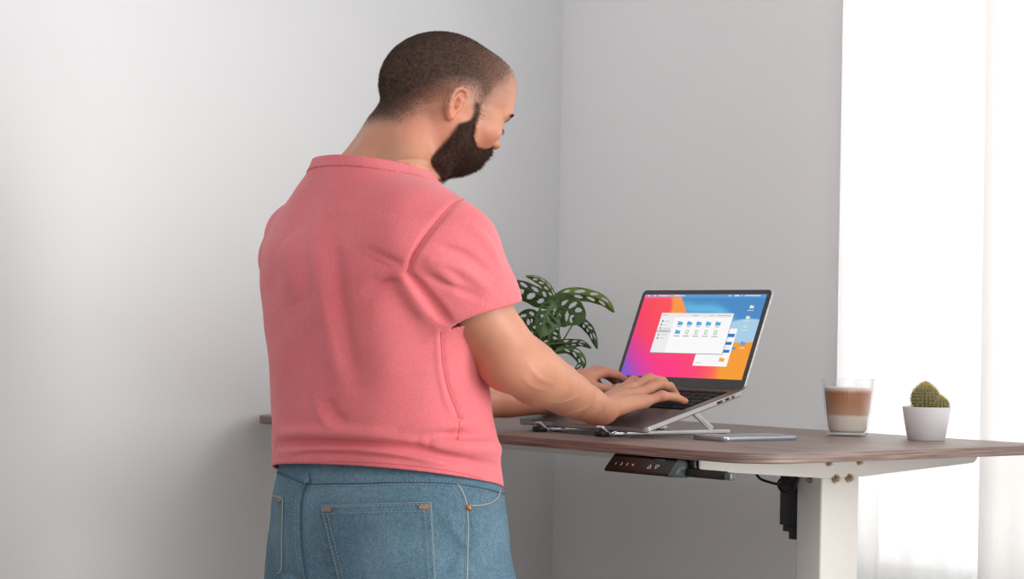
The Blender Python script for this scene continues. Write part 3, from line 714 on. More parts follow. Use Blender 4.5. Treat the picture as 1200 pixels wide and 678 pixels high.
def polygonise(F, lo, hi, h, iso=0.0, n=20, margin=1.6):
    lo = np.asarray(lo, float); hi = np.asarray(hi, float); S = n*h
    nb = np.ceil((hi-lo)/S).astype(int); NG = nb*n+2
    I = np.stack(np.meshgrid(*[np.arange(k) for k in nb], indexing='ij'), -1).reshape(-1, 3)
    Cc = lo+(I+.5)*S; hd = S*math.sqrt(3)/2
    per = np.array([(f.bd(Cc) if hasattr(f, 'bd') else np.full(len(Cc), -9.)) if m == 2 else f(Cc) for f, k, m in F.ops])
    d0 = F.ev(Cc)-iso; act = np.abs(d0) < hd*margin+.01
    g = np.arange(n+1)*h; G = np.stack(np.meshgrid(g, g, g, indexing='ij'), -1).reshape(-1, 3)
    off = np.array([[i, j, k] for i in (0, 1) for j in (0, 1) for k in (0, 1)])
    ids = []; pos = []; edges = []
    strd = np.array([NG[1]*NG[2], NG[2], 1], dtype=np.int64)
    for b in np.nonzero(act)[0]:
        sel = per[:, b] < hd*1.5+.05
        if not (sel & np.array([m == 1 for _, _, m in F.ops])).any(): continue
        base = I[b]*n; v = (F.ev(lo+base*h+G, sel)-iso).reshape(n+1, n+1, n+1)
        ins = v < 0
        if ins.all() or not ins.any(): continue
        c = [v[i:i+n, j:j+n, k:k+n] for i, j, k in off]; ci = [ins[i:i+n, j:j+n, k:k+n] for i, j, k in off]
        cnt = sum(x.astype(np.int8) for x in ci); m = (cnt > 0) & (cnt < 8)
        ijk = np.argwhere(m)
        if len(ijk) == 0: continue
        vals = np.stack([x[m] for x in c], 1)
        acc = np.zeros((len(ijk), 3)); w = np.zeros(len(ijk))
        for a in range(8):
            for ax in range(3):
                if off[a][ax] == 0:
                    o2 = off[a].copy(); o2[ax] = 1; bb = o2[0]*4+o2[1]*2+o2[2]
                    va, vb = vals[:, a], vals[:, bb]; cr_ = (va < 0) != (vb < 0); t = np.where(cr_, va/(va-vb+1e-20), 0)
                    p = np.tile(off[a].astype(float), (len(ijk), 1)); p[:, ax] += t
                    acc += p*cr_[:, None]; w += cr_
        P = lo+(base+ijk+acc/w[:, None])*h
        ids.append(((base+ijk)*strd).sum(1)); pos.append(P)
        for ax in range(3):
            sl0 = [slice(0, n)]*3; sl1 = [slice(0, n)]*3; sl1[ax] = slice(1, n+1)
            A = ins[tuple(sl0)]; B = ins[tuple(sl1)]; e = np.argwhere(A != B)
            if len(e): edges.append(np.concatenate([base+e, np.full((len(e), 1), ax), A[tuple(e.T)][:, None].astype(int)], 1))
    ids = np.concatenate(ids); pos = np.concatenate(pos); o = np.argsort(ids); ids = ids[o]; pos = pos[o]
    E = np.concatenate(edges); quads = []
    for ax in range(3):
        e = E[E[:, 3] == ax]; u, v = [(1, 2), (2, 0), (0, 1)][ax]
        cells = []
        for du, dv in ((0, 0), (1, 0), (1, 1), (0, 1)):
            q = e[:, :3].copy(); q[:, u] -= du; q[:, v] -= dv; cells.append((q*strd).sum(1))
        cells = np.stack(cells, 1); j = np.searchsorted(ids, cells); j = np.clip(j, 0, len(ids)-1)
        ok = (ids[j] == cells).all(1); j = j[ok]; fl = e[ok, 4] == 0
        j[fl] = j[fl][:, ::-1]; quads.append(j)
    Q = np.concatenate(quads)
    # keep quads whose outward normal is along +gradient (inside -> outside)
    return pos, Q
def compact(pos, Q, attrs=()):
    used = np.zeros(len(pos), bool); used[Q.ravel()] = True; mp = np.cumsum(used)-1
    return pos[used], mp[Q], [a[used] for a in attrs]
def relax(pos, Q, it=1, lam=.5):
    for _ in range(it):
        s = np.zeros_like(pos); c = np.zeros(len(pos))
        for k in range(4):
            a = Q[:, k]; b = Q[:, (k+1) % 4]
            for d in range(3): s[:, d] += np.bincount(a, pos[b, d], len(pos))+np.bincount(b, pos[a, d], len(pos))
            c += np.bincount(a, minlength=len(pos))+np.bincount(b, minlength=len(pos))
        pos = pos+lam*(s/np.maximum(c, 1)[:, None]-pos)
    return pos
def np_mesh(name, V, Q, mat=None, parent=None, attrs=None, world=True):
    if world: V = t2w(V)
    me = bpy.data.meshes.new(name); nv, nq = len(V), len(Q); k = Q.shape[1]
    me.vertices.add(nv); me.vertices.foreach_set('co', np.ascontiguousarray(V, np.float32).ravel())
    me.loops.add(nq*k); me.loops.foreach_set('vertex_index', np.ascontiguousarray(Q, np.int32).ravel())
    me.polygons.add(nq); me.polygons.foreach_set('loop_start', np.arange(0, nq*k, k, dtype=np.int32))
    me.update(calc_edges=True); me.validate()
    for n, a in (attrs or {}).items():
        if a.ndim == 1: at = me.attributes.new(n, 'FLOAT', 'POINT'); at.data.foreach_set('value', a.astype(np.float32))
        else:
            at = me.color_attributes.new(n, 'FLOAT_COLOR', 'POINT'); at.data.foreach_set('color', np.concatenate([a, np.ones((len(a), 1))], 1).astype(np.float32).ravel())
    return link(name, me, mat, parent)
def normals(pos, Q):
    n = np.cross(pos[Q[:, 2]]-pos[Q[:, 0]], pos[Q[:, 3]]-pos[Q[:, 1]]); N = np.zeros_like(pos)
    for k in range(4):
        for d in range(3): N[:, d] += np.bincount(Q[:, k], n[:, d], len(pos))
    return N/(np.linalg.norm(N, axis=1)[:, None]+1e-12)
def segdist(P, pts):
    """distance to a polyline and the arc parameter 0..1"""
    pts = np.asarray(pts, float); best = np.full(len(P), 9.); par = np.zeros(len(P)); n = len(pts)-1
    for i in range(n):
        ab = pts[i+1]-pts[i]; v = P-pts[i]; t = np.clip((v@ab)/(ab@ab+1e-12), 0, 1); d = np.linalg.norm(v-t[:, None]*ab, axis=1)
        m = d < best; best = np.where(m, d, best); par = np.where(m, (i+t)/n, par)
    return best, par
def cast_many(F, P, D, iso=0., it=90):
    """march rays through the field in figure space; returns the first hits"""
    P = np.array(P, float); D = np.asarray(D, float); D = D/np.linalg.norm(D, axis=1)[:, None]; act = np.arange(len(P))
    for _ in range(it):
        s = F.ev(P[act])-iso; P[act] += D[act]*(s*.7)[:, None]; act = act[np.abs(s) > 3e-5]
        if len(act) == 0: break
    return P
def castpx_many(F, pts, iso=0.):
    a = A_([w2t(at_d(x, y, 2.2)) for x, y in pts]); b = A_([w2t(at_d(x, y, 3.6)) for x, y in pts])
    return cast_many(F, a, b-a, iso)
def castpx(F, px, py, iso=0.): return castpx_many(F, [(px, py)], iso)[0]
# ------------------------------------------------------------------ the man: skeleton (figure space: x his right, y forward, z up)
def unit(v): v = A_(v, float); return v/np.linalg.norm(v)
SHR, ELR, WRR = A_([.143, -.060, 1.430]), A_([.184, .046, 1.217]), A_([.076, .300, 1.146])
SHL, ELL_, WRL = A_([-.191, -.010, 1.428]), A_([-.235, .125, 1.146]), A_([-.137, .400, 1.1535])
HY, HP = math.radians(-7), math.radians(-18)
RZ = A_([[math.cos(HY), -math.sin(HY), 0], [math.sin(HY), math.cos(HY), 0], [0, 0, 1]])
RX = A_([[1, 0, 0], [0, math.cos(HP), -math.sin(HP)], [0, math.sin(HP), math.cos(HP)]])
HR_ = RZ@RX; HC_ = A_([0.006, .057, 1.606])
HS_ = .97
def h2t(q, warp=True):
    q = A_(q, float)*HS_
    if warp and q[2] < 0: q[2] *= .76
    return q@HR_.T+HC_
def t2h(P):
    q = ((P-HC_)@HR_)/HS_; q[:, 2] = np.where(q[:, 2] < 0, q[:, 2]/.76, q[:, 2]); return q
def hcap(a, b, ra, rb): return cap(h2t(a), h2t(b), ra*HS_, rb*HS_)
def hell(c, r, R=None): return ell(h2t(c), A_(r)*(HS_, HS_, HS_*(.80 if c[2] < -.01 else 1)), HR_ if R is None else HR_@R)
def rot(ax, deg):
    return A_(Matrix.Rotation(math.radians(deg), 3, ax))
TW = math.radians(-7)
def twist(P):
    t = np.clip((P[:, 2]-1.08)/.28, 0, 1); a = TW*t*t*(3-2*t); c, s = np.cos(a), np.sin(a); y0 = -.03
    x = P[:, 0]; y = P[:, 1]-y0; return np.stack([c*x+s*y, -s*x+c*y+y0, P[:, 2]], 1)
def tw(f): return lambda P: f(twist(P))
TORSO = [(.96, 0, -.004, .173, .127), (1.02, 0, -.006, .173, .126), (1.06, 0, -.008, .171, .124), (1.10, 0, -.012, .167, .123), (1.16, 0, -.020, .163, .121), (1.23, 0, -.029, .166, .121),
         (1.31, 0, -.034, .181, .124), (1.38, 0, -.037, .188, .121), (1.43, 0, -.038, .172, .104), (1.463, 0, -.041, .146, .088), (1.492, 0, -.044, .108, .077), (1.515, 0, -.045, .083, .071), (1.54, 0, -.043, .073, .067), (1.58, 0, -.040, .070, .065)]
def shr(tab, d): return [(z, cx, cy, a-d, b-d) for z, cx, cy, a, b in tab]

def eargrp(sg):
    u = unit([-.15*sg, .99, -.02]); v = unit([.10*sg, -.46, .88]); v = unit(v-u*(u@v)); w_ = np.cross(u, v)*sg; e0 = A_([.0775*sg, -.020, .002])
    if w_[0]*sg < 0: w_ = -w_
    def E(a, b, c=0): return h2t(e0+(u*a+v*b+w_*c)*.80, False)
    hel = [(.004, .001, .000), (.012, .010, .003), (.013, .022, .005), (.005, .031, .007), (-.007, .031, .009), (-.017, .022, .011), (-.020, .006, .011), (-.016, -.010, .009), (-.009, -.021, .006), (-.002, -.027, .004)]
    anti = [(.002, .024, .004), (-.007, .018, .006), (-.011, .006, .007), (-.010, -.006, .006), (-.003, -.014, .004)]
    fs = []
    R3 = HR_@np.stack([u, v, w_], 1)
    plate = lambda P, c=E(-.004, .002, .001): _ell(P, c, (0.01353, 0.02255, 0.00344), R3)
    rim = chain([E(*p) for p in hel], [0.0023, 0.00271, 0.00287, 0.00295, 0.00303, 0.00303, 0.00287, 0.00271, 0.00344, 0.00451], .003)
    an = chain([E(*p) for p in anti], [0.00164, 0.0023, 0.00246, 0.00246, 0.0023], .003)
    trag = cap(E(.011, -.004, .001), E(.007, -.008, .004), .0035, .003)
    lobe = lambda P, c=E(-.002, -.026, .003): _ell(P, c, (0.00615, 0.00697, 0.00344), R3)
    concha = lambda P, c=E(-.002, -.001, .007): _ell(P, c, (0.00697, 0.00943, 0.00656), R3)
    base = cap(E(.004, .012, -.004), E(.004, -.014, -.004), .0075, .0065)
    def f(P):
        d = smin(plate(P), base(P), .006); d = smax(d, -concha(P), .003)
        d = smin(d, rim(P), .0025); d = smin(d, an(P), .0025); d = smin(d, trag(P), .003); return smin(d, lobe(P), .004)
    f.ear = True; return f
def _ell(P, c, r, R):
    q = (P-c)@R; r = A_(r); k0 = np.linalg.norm(q/r, axis=1); k1 = np.linalg.norm(q/(r*r), axis=1)+1e-9; return k0*(k0-1)/k1

def head_field(F, ears=True):
    F.add(hell((0, -.004, .047), (.0755, .0885, .086)), .01)
    F.add(hell((0, .056, .060), (.058, .047, .058)), .03)
    F.add(hcap((-.034, .081, .034), (.034, .081, .034), .0115, .0115), .02)
    F.add(hell((0, .040, -.022), (.056, .050, .052)), .03)
    for s in (1, -1):
        F.add(hell((.049*s, .050, -.010), (.019, .028, .018)), .025)
        F.add(hcap((.053*s, .004, -.052), (.020*s, .040, -.070), .016, .016), .03)
        F.add(hcap((.055*s, .004, -.052), (.060*s, -.002, -.015), .014, .014), .03)
    F.add(hell((0, .043, -.068), (.028, .022, .020)), .02)
    F.add(hell((0, .018, -.056), (.046, .042, .030)), .03)
    F.add(hell((0, .062, -.040), (.034, .024, .026)), .02)
    # eye sockets, lids
    for s in (1, -1):
        F.sub(hell((.034*s, .098, .012), (.019, .014, .010)), .014)
        F.add(hell((.033*s, .0765, .011), (.0145, .0135, .0132)), .004)
        F.add(hcap((.020*s, .0905, .0065), (.046*s, .083, .0068), .0012, .0011), .003)
        F.add(hcap((.016*s, .094, .0285), (.046*s, .0815, .0300), .0055, .0035), .01)
    # nose
    F.add(hcap((0, .091, .024), (0, .104, -.009), .0075, .0092), .010)
    F.add(hell((0, .1045, -.0125), (.0112, .011, .0092)), .008)
    for s in (1, -1): F.add(hell((.0125*s, .0945, -.016), (.0078, .0115, .0075)), .007)
    for s in (1, -1): F.sub(hell((.007*s, .100, -.0235), (.0035, .006, .003)), .002)
    # lips
    F.add(hell((0, .0905, -.0430), (.021, .009, .0055)), .005); F.add(hell((0, .0800, -.0525), (.019, .009, .0065)), .005)
    F.sub(hcap((-.02, .092, -.0482), (.02, .092, -.0482), .0012, .0012), .003)
    # neck
    F.add(cap(h2t((0, -.018, -.035)), A_([0, -.032, 1.46]), .048, .056), .02)
    F.add(cap(h2t((0, -.040, -.02)), A_([0, -.050, 1.50]), .029, .038), .02)
    for s in (1, -1):
        F.add(cap(h2t((.055*s, -.018, -.030)), A_([.026*s, .028, 1.44]), .0125, .012), .02)
        F.add(cap(h2t((.026*s, -.050, -.060)), A_([.085*s, -.055, 1.462]), .022, .024), .03)
    if ears: F.add(eargrp(1), .004); F.add(eargrp(-1), .004)
    return F

def lap_t(x, y, off): return w2t(A_(MB_ @ Vector((x, y, off))))
FR = (.0100, .0090, .0080, .0066)
def hand(F, wrist, el, M, flip=1):
    """M: dict finger -> four joints (knuckle to tip), thumb three"""
    ax = unit(wrist-el)
    pal = []
    for f_, rr in (('p', .0118), ('r', .0128), ('m', .0135), ('i', .0132)):
        k = M[f_][0]; pal.append(cap(wrist+ax*.004+(k-wrist)*.08, k, .0165, rr*.86))
    th = chain([wrist+(M['t'][0]-wrist)*.15]+list(M['t']), [.015, .0150, .0108, .0078], .006)
    mid = (M['m'][0]+M['r'][0])/2*.55+wrist*.45
    def palm(P):
        d = pal[0](P)
        for g in pal[1:]: d = smin(d, g(P), .012)
        return d
    F.add(palm, .016)
    F.add(th, .010)
    fs = [chain(M[k], [r*s for r in FR], .004) for k, s in (('p', .86), ('r', .95), ('m', 1.0), ('i', .98))]
    kn = [ell(M[k][1], (.0094*s,)*3) for k, s in (('p', .86), ('r', .95), ('m', 1.0), ('i', .98))]
    def fing(P):
        d = smin(fs[0](P), kn[0](P), .004)
        for g, q in zip(fs[1:], kn[1:]): d = smin(d, smin(g(P), q(P), .004), .0018)
        return d
    F.add(fing, .007)
    for k in 'prmi':           # extensor tendons over the back of the hand
        a = wrist+ax*.02+(M[k][0]-wrist)*.15; up = A_([0, 0, 1.])
        F.add(cap(a+up*.0135, M[k][0]+up*.0065, .0025, .0042), .010)

RH_J = dict(
 p=[lap_t(-.046, -.181, .026), lap_t(-.034, -.149, .0285), lap_t(-.031, -.124, .020), lap_t(-.030, -.106, .0085)],
 r=[lap_t(-.070, -.168, .033), lap_t(-.072, -.118, .0385), lap_t(-.078, -.088, .026), lap_t(-.081, -.073, .0085)],
 m=[lap_t(-.093, -.161, .038), lap_t(-.100, -.108, .043), lap_t(-.106, -.075, .030), lap_t(-.108, -.058, .0085)],
 i=[lap_t(-.116, -.163, .036), lap_t(-.128, -.116, .040), lap_t(-.136, -.086, .027), lap_t(-.140, -.070, .0085)],
 t=[lap_t(-.108, -.205, .018), lap_t(-.130, -.172, .016), lap_t(-.136, -.140, .010)])
LH_J = dict(
 i=[lap_t(-.262, -.098, .036), lap_t(-.262, -.058, .037), lap_t(-.262, -.032, .026), lap_t(-.262, -.012, .0125)],
 m=[lap_t(-.284, -.096, .036), lap_t(-.288, -.050, .036), lap_t(-.289, -.022, .022), lap_t(-.290, -.010, .0085)],
 r=[lap_t(-.304, -.102, .033), lap_t(-.312, -.062, .034), lap_t(-.314, -.038, .022), lap_t(-.315, -.026, .0085)],
 p=[lap_t(-.322, -.114, .028), lap_t(-.334, -.084, .028), lap_t(-.337, -.065, .018), lap_t(-.338, -.054, .0085)],
 t=[lap_t(-.262, -.140, .020), lap_t(-.250, -.100, .022), lap_t(-.248, -.066, .011)])

BODY = Field()
BODY.add(tw(loft(shr(TORSO, .010)[1:-2])), .02)
head_field(BODY)
for s in (1, -1):       # pelvis and legs, hidden in the jeans
    BODY.add(ell((.072*s, -.035, .90), (.080, .082, .10)), .03)
    BODY.add(chain([A_([.088*s, -.005, .88]), A_([.098*s, .012, .48]), A_([.102*s, -.01, .05])], [.082, .056, .036], .02), .03)
    BODY.add(chain([A_([.102*s, -.03, .0]), A_([.110*s, .10, -.018])], [.034, .024], .01), .03)
def arm(F, S, E, W, sg):
    F.add(cap(S, E, .044, .035), .02)
    d = unit(E-S); fw = unit(W-E)
    F.add(ell(S+(0, 0, -.01), (.046, .046, .050)), .02)                                                       # deltoid
    F.add(cap(S+d*.08+fw*.016, S+d*.19+fw*.012, .033, .027), .015)                                  # biceps
    F.add(cap(S+d*.06-fw*.030, S+d*.175-fw*.020, .034, .026), .015)                                  # triceps
    L = np.linalg.norm(W-E)
    F.add(chain([E, E+fw*L*.28, E+fw*L*.62, W-fw*.012], [.0365, .0370, .0300, .0220], .015), .018)
    F.add(ell(E-fw*.014-d*-.004, (.024, .024, .024)), .02)                                          # elbow point
    upv = unit(A_([0, 0, 1.])-fw*fw[2])
    F.add(chain([E-d*.055+fw*.022, E+fw*.035+upv*.014, E+fw*L*.45+upv*.008, W-fw*.06+upv*.002], [.030, .033, .026, .018], .02), .022)   # brachioradialis
    out = unit(np.cross(fw, [0, 0, 1.]))                                                            # flatten towards the wrist
    F.add(cap(W-fw*.06+out*.010, W+out*.0105, .019, .0165), .02); F.add(cap(W-fw*.06-out*.010, W-out*.0105, .019, .0165), .02)
arm(BODY, SHR, ELR, WRR, 1); arm(BODY, SHL, ELL_, WRL, -1)
hand(BODY, WRR, ELR, RH_J); hand(BODY, WRL, ELL_, LH_J)

SHIRT = Field()
SHIRT.add(tw(loft(TORSO)), .02)
dR, dL = unit(ELR-SHR), unit(ELL_-SHL)
SLP, SLN = SHR+dR*.147, unit(dR+A_([.02, -.06, -.60])); SLPL, SLNL = SHL+dL*.150, unit(dL)
def sleeve_raw(S, E, sg):
    d = unit(E-S)
    c1 = chain([S+A_([-.03*sg, 0, -.012]), S+d*.045, S+d*.12, S+d*.22], [.062, .060, .053, .048], .02)
    c2 = cap(S+d*.06+A_([-.006*sg, -.022, -.004]), S+d*.22+A_([-.006*sg, -.027, -.004]), .052, .045)
    return lambda P: smin(c1(P), c2(P), .02)
RAWR, RAWL = sleeve_raw(SHR, ELR, 1), sleeve_raw(SHL, ELL_, -1)
SHIRT.add(lambda P: smax(RAWR(P), (P-SLP)@SLN, .0035), .035); SHIRT.add(lambda P: smax(RAWL(P), (P-SLPL)@SLNL, .0035), .035)
# ------------------------------------------------------------------ cloth folds and seams, laid on the surface of the garment
def onsurf(F, pts, iso=0., n=6):
    return list(castpx_many(F, catmull([A_(p) for p in pts], n), iso))
def fold(F0, pts, amp, w, n=3, pw=.6):
    L = A_(onsurf(F0, pts, 0., n))
    L = L[np.abs(F0.ev(L)) < 2e-3]
    lo_, hi_ = L.min(0)-2.6*w, L.max(0)+2.6*w
    def f(P):
        o = np.zeros(len(P)); m = ((P > lo_) & (P < hi_)).all(1)
        if m.any():
            d, t = segdist(P[m], L); o[m] = -amp*np.exp(-(d/w)**2)*np.clip(np.sin(math.pi*np.clip(t, .02, .98)), 0, 1)**pw
        return o
    f.bd = lambda C: segdist(C, L)[0]-2.6*w
    return f
import copy
SHIRT0 = Field(); SHIRT0.ops = list(SHIRT.ops)
for pts, amp, w in (
    ([(370, 245), (373, 300), (380, 350), (388, 400), (398, 455)], .0045, .016), ([(391, 285), (397, 340), (405, 395), (417, 450)], -.0045, .012),
    ([(432, 300), (442, 380), (455, 450)], .0025, .03), ([(338, 330), (348, 400), (356, 460)], -.0012, .022),
    ([(324, 521), (350, 518), (400, 517), (450, 521), (500, 529), (548, 538)], -.0075, .0070), ([(326, 529), (380, 526), (430, 526), (480, 533), (525, 542)], .003, .006),
    ([(345, 533), (375, 530), (420, 532), (490, 540)], -.0022, .0045), ([(326, 508), (380, 507), (440, 510), (492, 517)], .0055, .009),
    ([(500, 521), (540, 524), (568, 524), (592, 527)], .009, .010), ([(515, 507), (545, 511), (575, 510)], -.004, .0065), ([(545, 540), (565, 545), (585, 546)], -.005, .006),
    ([(465, 508), (498, 500), (530, 497), (558, 492)], .0045, .008), ([(372, 465), (377, 488), (392, 503), (418, 508)], .0045, .0065), ([(386, 466), (392, 486), (408, 496)], -.0035, .008),
    ([(517, 385), (519, 425), (526, 458), (538, 490), (536, 515)], -.0022, .0035), ([(512, 385), (514, 425), (520, 460), (531, 492)], .0012, .004),
    ([(549, 226), (527, 243), (502, 272), (485, 298), (477, 320)], -.0036, .0042), ([(477, 320), (495, 342), (512, 362), (526, 378)], -.008, .0065),
    ([(466, 316), (484, 345), (503, 374)], .005, .010), ([(478, 318), (455, 300), (430, 291)], -.0025, .008), ([(475, 328), (450, 332), (424, 346)], -.0025, .008),
    ([(482, 312), (460, 318), (440, 322)], .0028, .007),
    ([(468, 250), (462, 285), (450, 310)], .005, .034), ([(335, 280), (342, 320), (350, 355)], .004, .030),
    ([(515, 288), (545, 299), (580, 324)], -.0035, .006), ([(508, 304), (542, 316), (575, 341)], .0035, .007), ([(498, 321), (530, 336), (566, 350)], -.0025, .006),
    ([(548, 262), (572, 285), (588, 315)], .0025, .008), ([(497, 300), (520, 320), (540, 345)], .003, .009)):
    SHIRT.mod(fold(SHIRT0, pts, amp*1.6, w))
def _wr(P):
    return .0007*np.sin(P[:, 0]*61+3*np.sin(P[:, 2]*17))*np.sin(P[:, 2]*37+2*np.sin(P[:, 1]*29))
SHIRT.mod(_wr)
JT = [(0.66, 0, .008, .085, .070), (0.71, 0, .007, .130, .096), (0.76, 0, .006, .157, .115), (0.8, 0, 0.005, 0.1684, 0.1239), (0.84, 0, 0.004, 0.1752, 0.1287), (0.9, 0, 0.002, 0.1781, 0.1316), (0.95, 0, 0.0, 0.1771, 0.1307), (1.0, 0, -0.003, 0.1742, 0.1278), (1.04, 0, -0.004, 0.1675, 0.121), (1.07, 0, -0.006, 0.1597, 0.1142), (1.1, 0, -0.01, 0.1529, 0.1074), (1.13, 0, -0.012, 0.151, 0.1065)]
JEANS = Field(); JEANS.add(loft(JT), .02)
for s in (1, -1):
    JEANS.add(ell((.076*s, -.030, .915), (.077, .074, .083)), .03)
    JEANS.add(chain([A_([.094*s, .004, .84]), A_([.104*s, .016, .47]), A_([.108*s, -.004, .02])], [.092, .078, .070], .03), .05)
JEANS0 = Field(); JEANS0.ops = list(JEANS.ops)
J_WB = [(322, 552), (340, 559), (359, 566), (385, 566), (420, 566), (460, 564.5), (500, 564.5), (537, 566.5), (570, 572), (592, 578)]
J_CB = [(359, 566.5), (354.5, 581), (352.5, 600), (352.7, 621), (354, 645), (357, 665), (361, 690)]
J_SS = [(537, 566.5), (544, 580), (547.5, 595), (548.7, 621), (548, 650), (547, 690), (545, 740)]
for pts, amp, w in ((J_CB, -.003, .0045), (J_SS, -.002, .0035), (J_WB, -.002, .003), ([(353, 572), (346, 600), (346, 640), (350, 675)], .0014, .006),
                    ([(520, 600), (535, 625), (548, 640)], .003, .007), ([(545, 640), (530, 655), (515, 678)], -.003, .008), ([(548, 655), (560, 668), (585, 675)], -.003, .007), ([(370, 640), (380, 665), (372, 690)], -.003, .010),
                    ([(330, 672), (345, 677), (360, 690)], -.006, .008), ([(552, 600), (560, 625), (556, 650)], .002, .008)):
    JEANS.mod(fold(JEANS0, pts, amp, w))
def poly_sd(y, z, poly):
    """signed distance (positive inside) to a polygon in the head's side view"""
    P = np.stack([y, z], 1); poly = A_(poly); n = len(poly); d = np.full(len(P), 9.); ins = np.zeros(len(P), bool)
    for i in range(n):
        a = poly[i]; b = poly[(i+1) % n]; ab = b-a; t = np.clip(((P-a)@ab)/(ab@ab), 0, 1); d = np.minimum(d, np.linalg.norm(P-a-t[:, None]*ab, axis=1))
        c = (a[1] > P[:, 1]) != (b[1] > P[:, 1]); ins ^= c & (P[:, 0] < (b[0]-a[0])*(P[:, 1]-a[1])/(b[1]-a[1]+1e-12)+a[0])
    return np.where(ins, d, -d)
HAIRP = [(.100, .100), (.086, .080), (.072, .056), (.060, .044), (.050, .022), (.036, -.004), (.018, -.006), (.010, .006), (-.006, .022), (-.026, .018), (-.040, .000), (-.050, -.036), (-.072, -.066), (-.125, -.078), (-.16, .02), (-.12, .20), (.10, .20)]
BEARDP = [(.008, .024), (.013, .004), (.008, -.016), (-.006, -.030), (-.010, -.052), (-.013, -.085), (-.022, -.125), (.020, -.150), (.060, -.130), (.120, -.125), (.130, -.060), (.125, -.030), (.098, -.026), (.082, -.033), (.066, -.047), (.047, -.052), (.031, -.042), (.028, -.014), (.031, .006), (.026, .024)]
def hair_mask(P): H = t2h(P); return poly_sd(H[:, 1], H[:, 2], HAIRP)
def beard_mask(P):
    H = t2h(P); m = poly_sd(H[:, 1], H[:, 2], BEARDP)
    lip = np.maximum(np.maximum(np.abs(H[:, 2]+.0485)-.008, np.abs(H[:, 0])-.020), .080-H[:, 1])
    return np.minimum(m, lip)
VOX = 0.0022
man = empty('person', OB, 'bearded man with shaved head in pink t-shirt and blue jeans, standing typing at the desk', 'person')
def plane(p, n, cond=None):
    def f(P):
        d = (P-p)@n
        return d if cond is None else np.where(cond(P), d, -1.)
    return f
# ---- t-shirt: open shell cut at hem, sleeves and neckline
HEMP, HEMN = A_([0, 0, 1.042]), unit([.053, -.183, -1])
COLP, COLN = A_([0, -.115, 1.528]), unit([0, .20, 1])
_rad = lambda P, S, d: np.linalg.norm((P-S)-((P-S)@d)[:, None]*d, axis=1)
near_r = lambda P: (((P-SHR)@dR) > .06) & (_rad(P, SHR, dR) < .075)
near_l = lambda P: (((P-SHL)@dL) > .06) & (_rad(P, SHL, dL) < .075)
_tor = SHIRT.ops[0][0]
def opening(raw, p, n):
    f = lambda P: np.where((raw(P) < -.0035) & ((P-p)@n > -.0042) & (_tor(P) > .004), 1., -1.)
    f.snap = False; return f
near_n = lambda P: np.hypot(P[:, 0], P[:, 1]+.035) < .135
def fit(F, V, Q, it=1, iso=0.):
    for _ in range(it): V = V-normals(V, Q)*np.clip((F.ev(V)-iso)*.85, -.002, .002)[:, None]
    return V
# ---- skin
for pts, amp, w in (([(664, 486), (676, 482), (686, 478), (697, 470)], .0013, .0026), ([(640, 470), (655, 472), (668, 468), (684, 462)], .0010, .0026), ([(618, 424), (626, 436), (634, 444), (650, 450)], .0014, .0040), ([(612, 440), (622, 452), (640, 458)], .0010, .0035),
                    ([(722, 473), (735, 466), (748, 462)], .0009, .0022), ([(715, 466), (726, 459), (738, 456)], .0009, .0022), ([(704, 470), (707, 480), (706, 490)], -.0008, .002)):
    BODY.mod(fold(BODY, pts, amp, w))
V, Q = polygonise(BODY, (-.36, -.24, -.07), (.36, .60, 1.80), VOX)
V = fit(BODY, relax(V, Q, 2, .5), Q, 2)
def tuck(V, F, cov, gap):
    m = np.nonzero(cov(V))[0]
    for _ in range(3):
        P = V[m]; d = F.ev(P)+gap; b = d > 0
        if not b.any(): break
        P = P[b]; e = 5e-4; g = np.stack([(F.ev(P+np.eye(3)[q]*e)-F.ev(P-np.eye(3)[q]*e))/(2*e) for q in range(3)], 1)
        V[m[b]] = P-g*(np.minimum(d[b], .02)/np.maximum((g*g).sum(1), .2))[:, None]
    return V
def covered(P):
    r_, l_ = near_r(P), near_l(P)
    c = ((P-HEMP)@HEMN < 0) & ~((np.hypot(P[:, 0], P[:, 1]+.035) < .135) & ((P-COLP)@COLN > .002)) & (P[:, 2] < 1.56) & ~((P[:, 1] > .045) & (P[:, 2] > 1.46))
    return c & (np.abs(P[:, 0]) < .32) & ~(r_ & ((P-SLP)@SLN > 0)) & ~(l_ & ((P-SLPL)@SLNL > 0)) & ((P-SHR)@dR < .17) & ((P-SHL)@dL < .17) & ~((P[:, 1] > .06) & (P[:, 2] < 1.30) & (np.abs(P[:, 0]) > .12))
V = tuck(V, SHIRT, covered, .004); V = tuck(V, JEANS, lambda P: (P[:, 2] < 1.095) & (P[:, 2] > -.01) & (P[:, 1] < .2) & (np.abs(P[:, 0]) < .22), .004)
M_skin = Mat('skin', (212, 158, 130), .48, Subsurface_Weight=.12, Subsurface_Scale=.01)
M_skin.b.inputs['Subsurface Radius'].default_value = (1, .35, .2)
_v = M_skin.coords(); _n1 = M_skin.noise(_v, 34, 6, .7); _n2 = M_skin.noise(_v, 260, 4, .65)
_at = M_skin.node('ShaderNodeAttribute'); _at.attribute_name = 'tint'
_c = M_skin.mix(1.0, _at.outputs['Color'], M_skin.ramp(_n1, [(.3, (247, 240, 237)), (.7, (255, 255, 255))]), 'MULTIPLY'); M_skin.color(_c)
M_skin.bump(_n2, .10, .0006); M_skin = M_skin.m
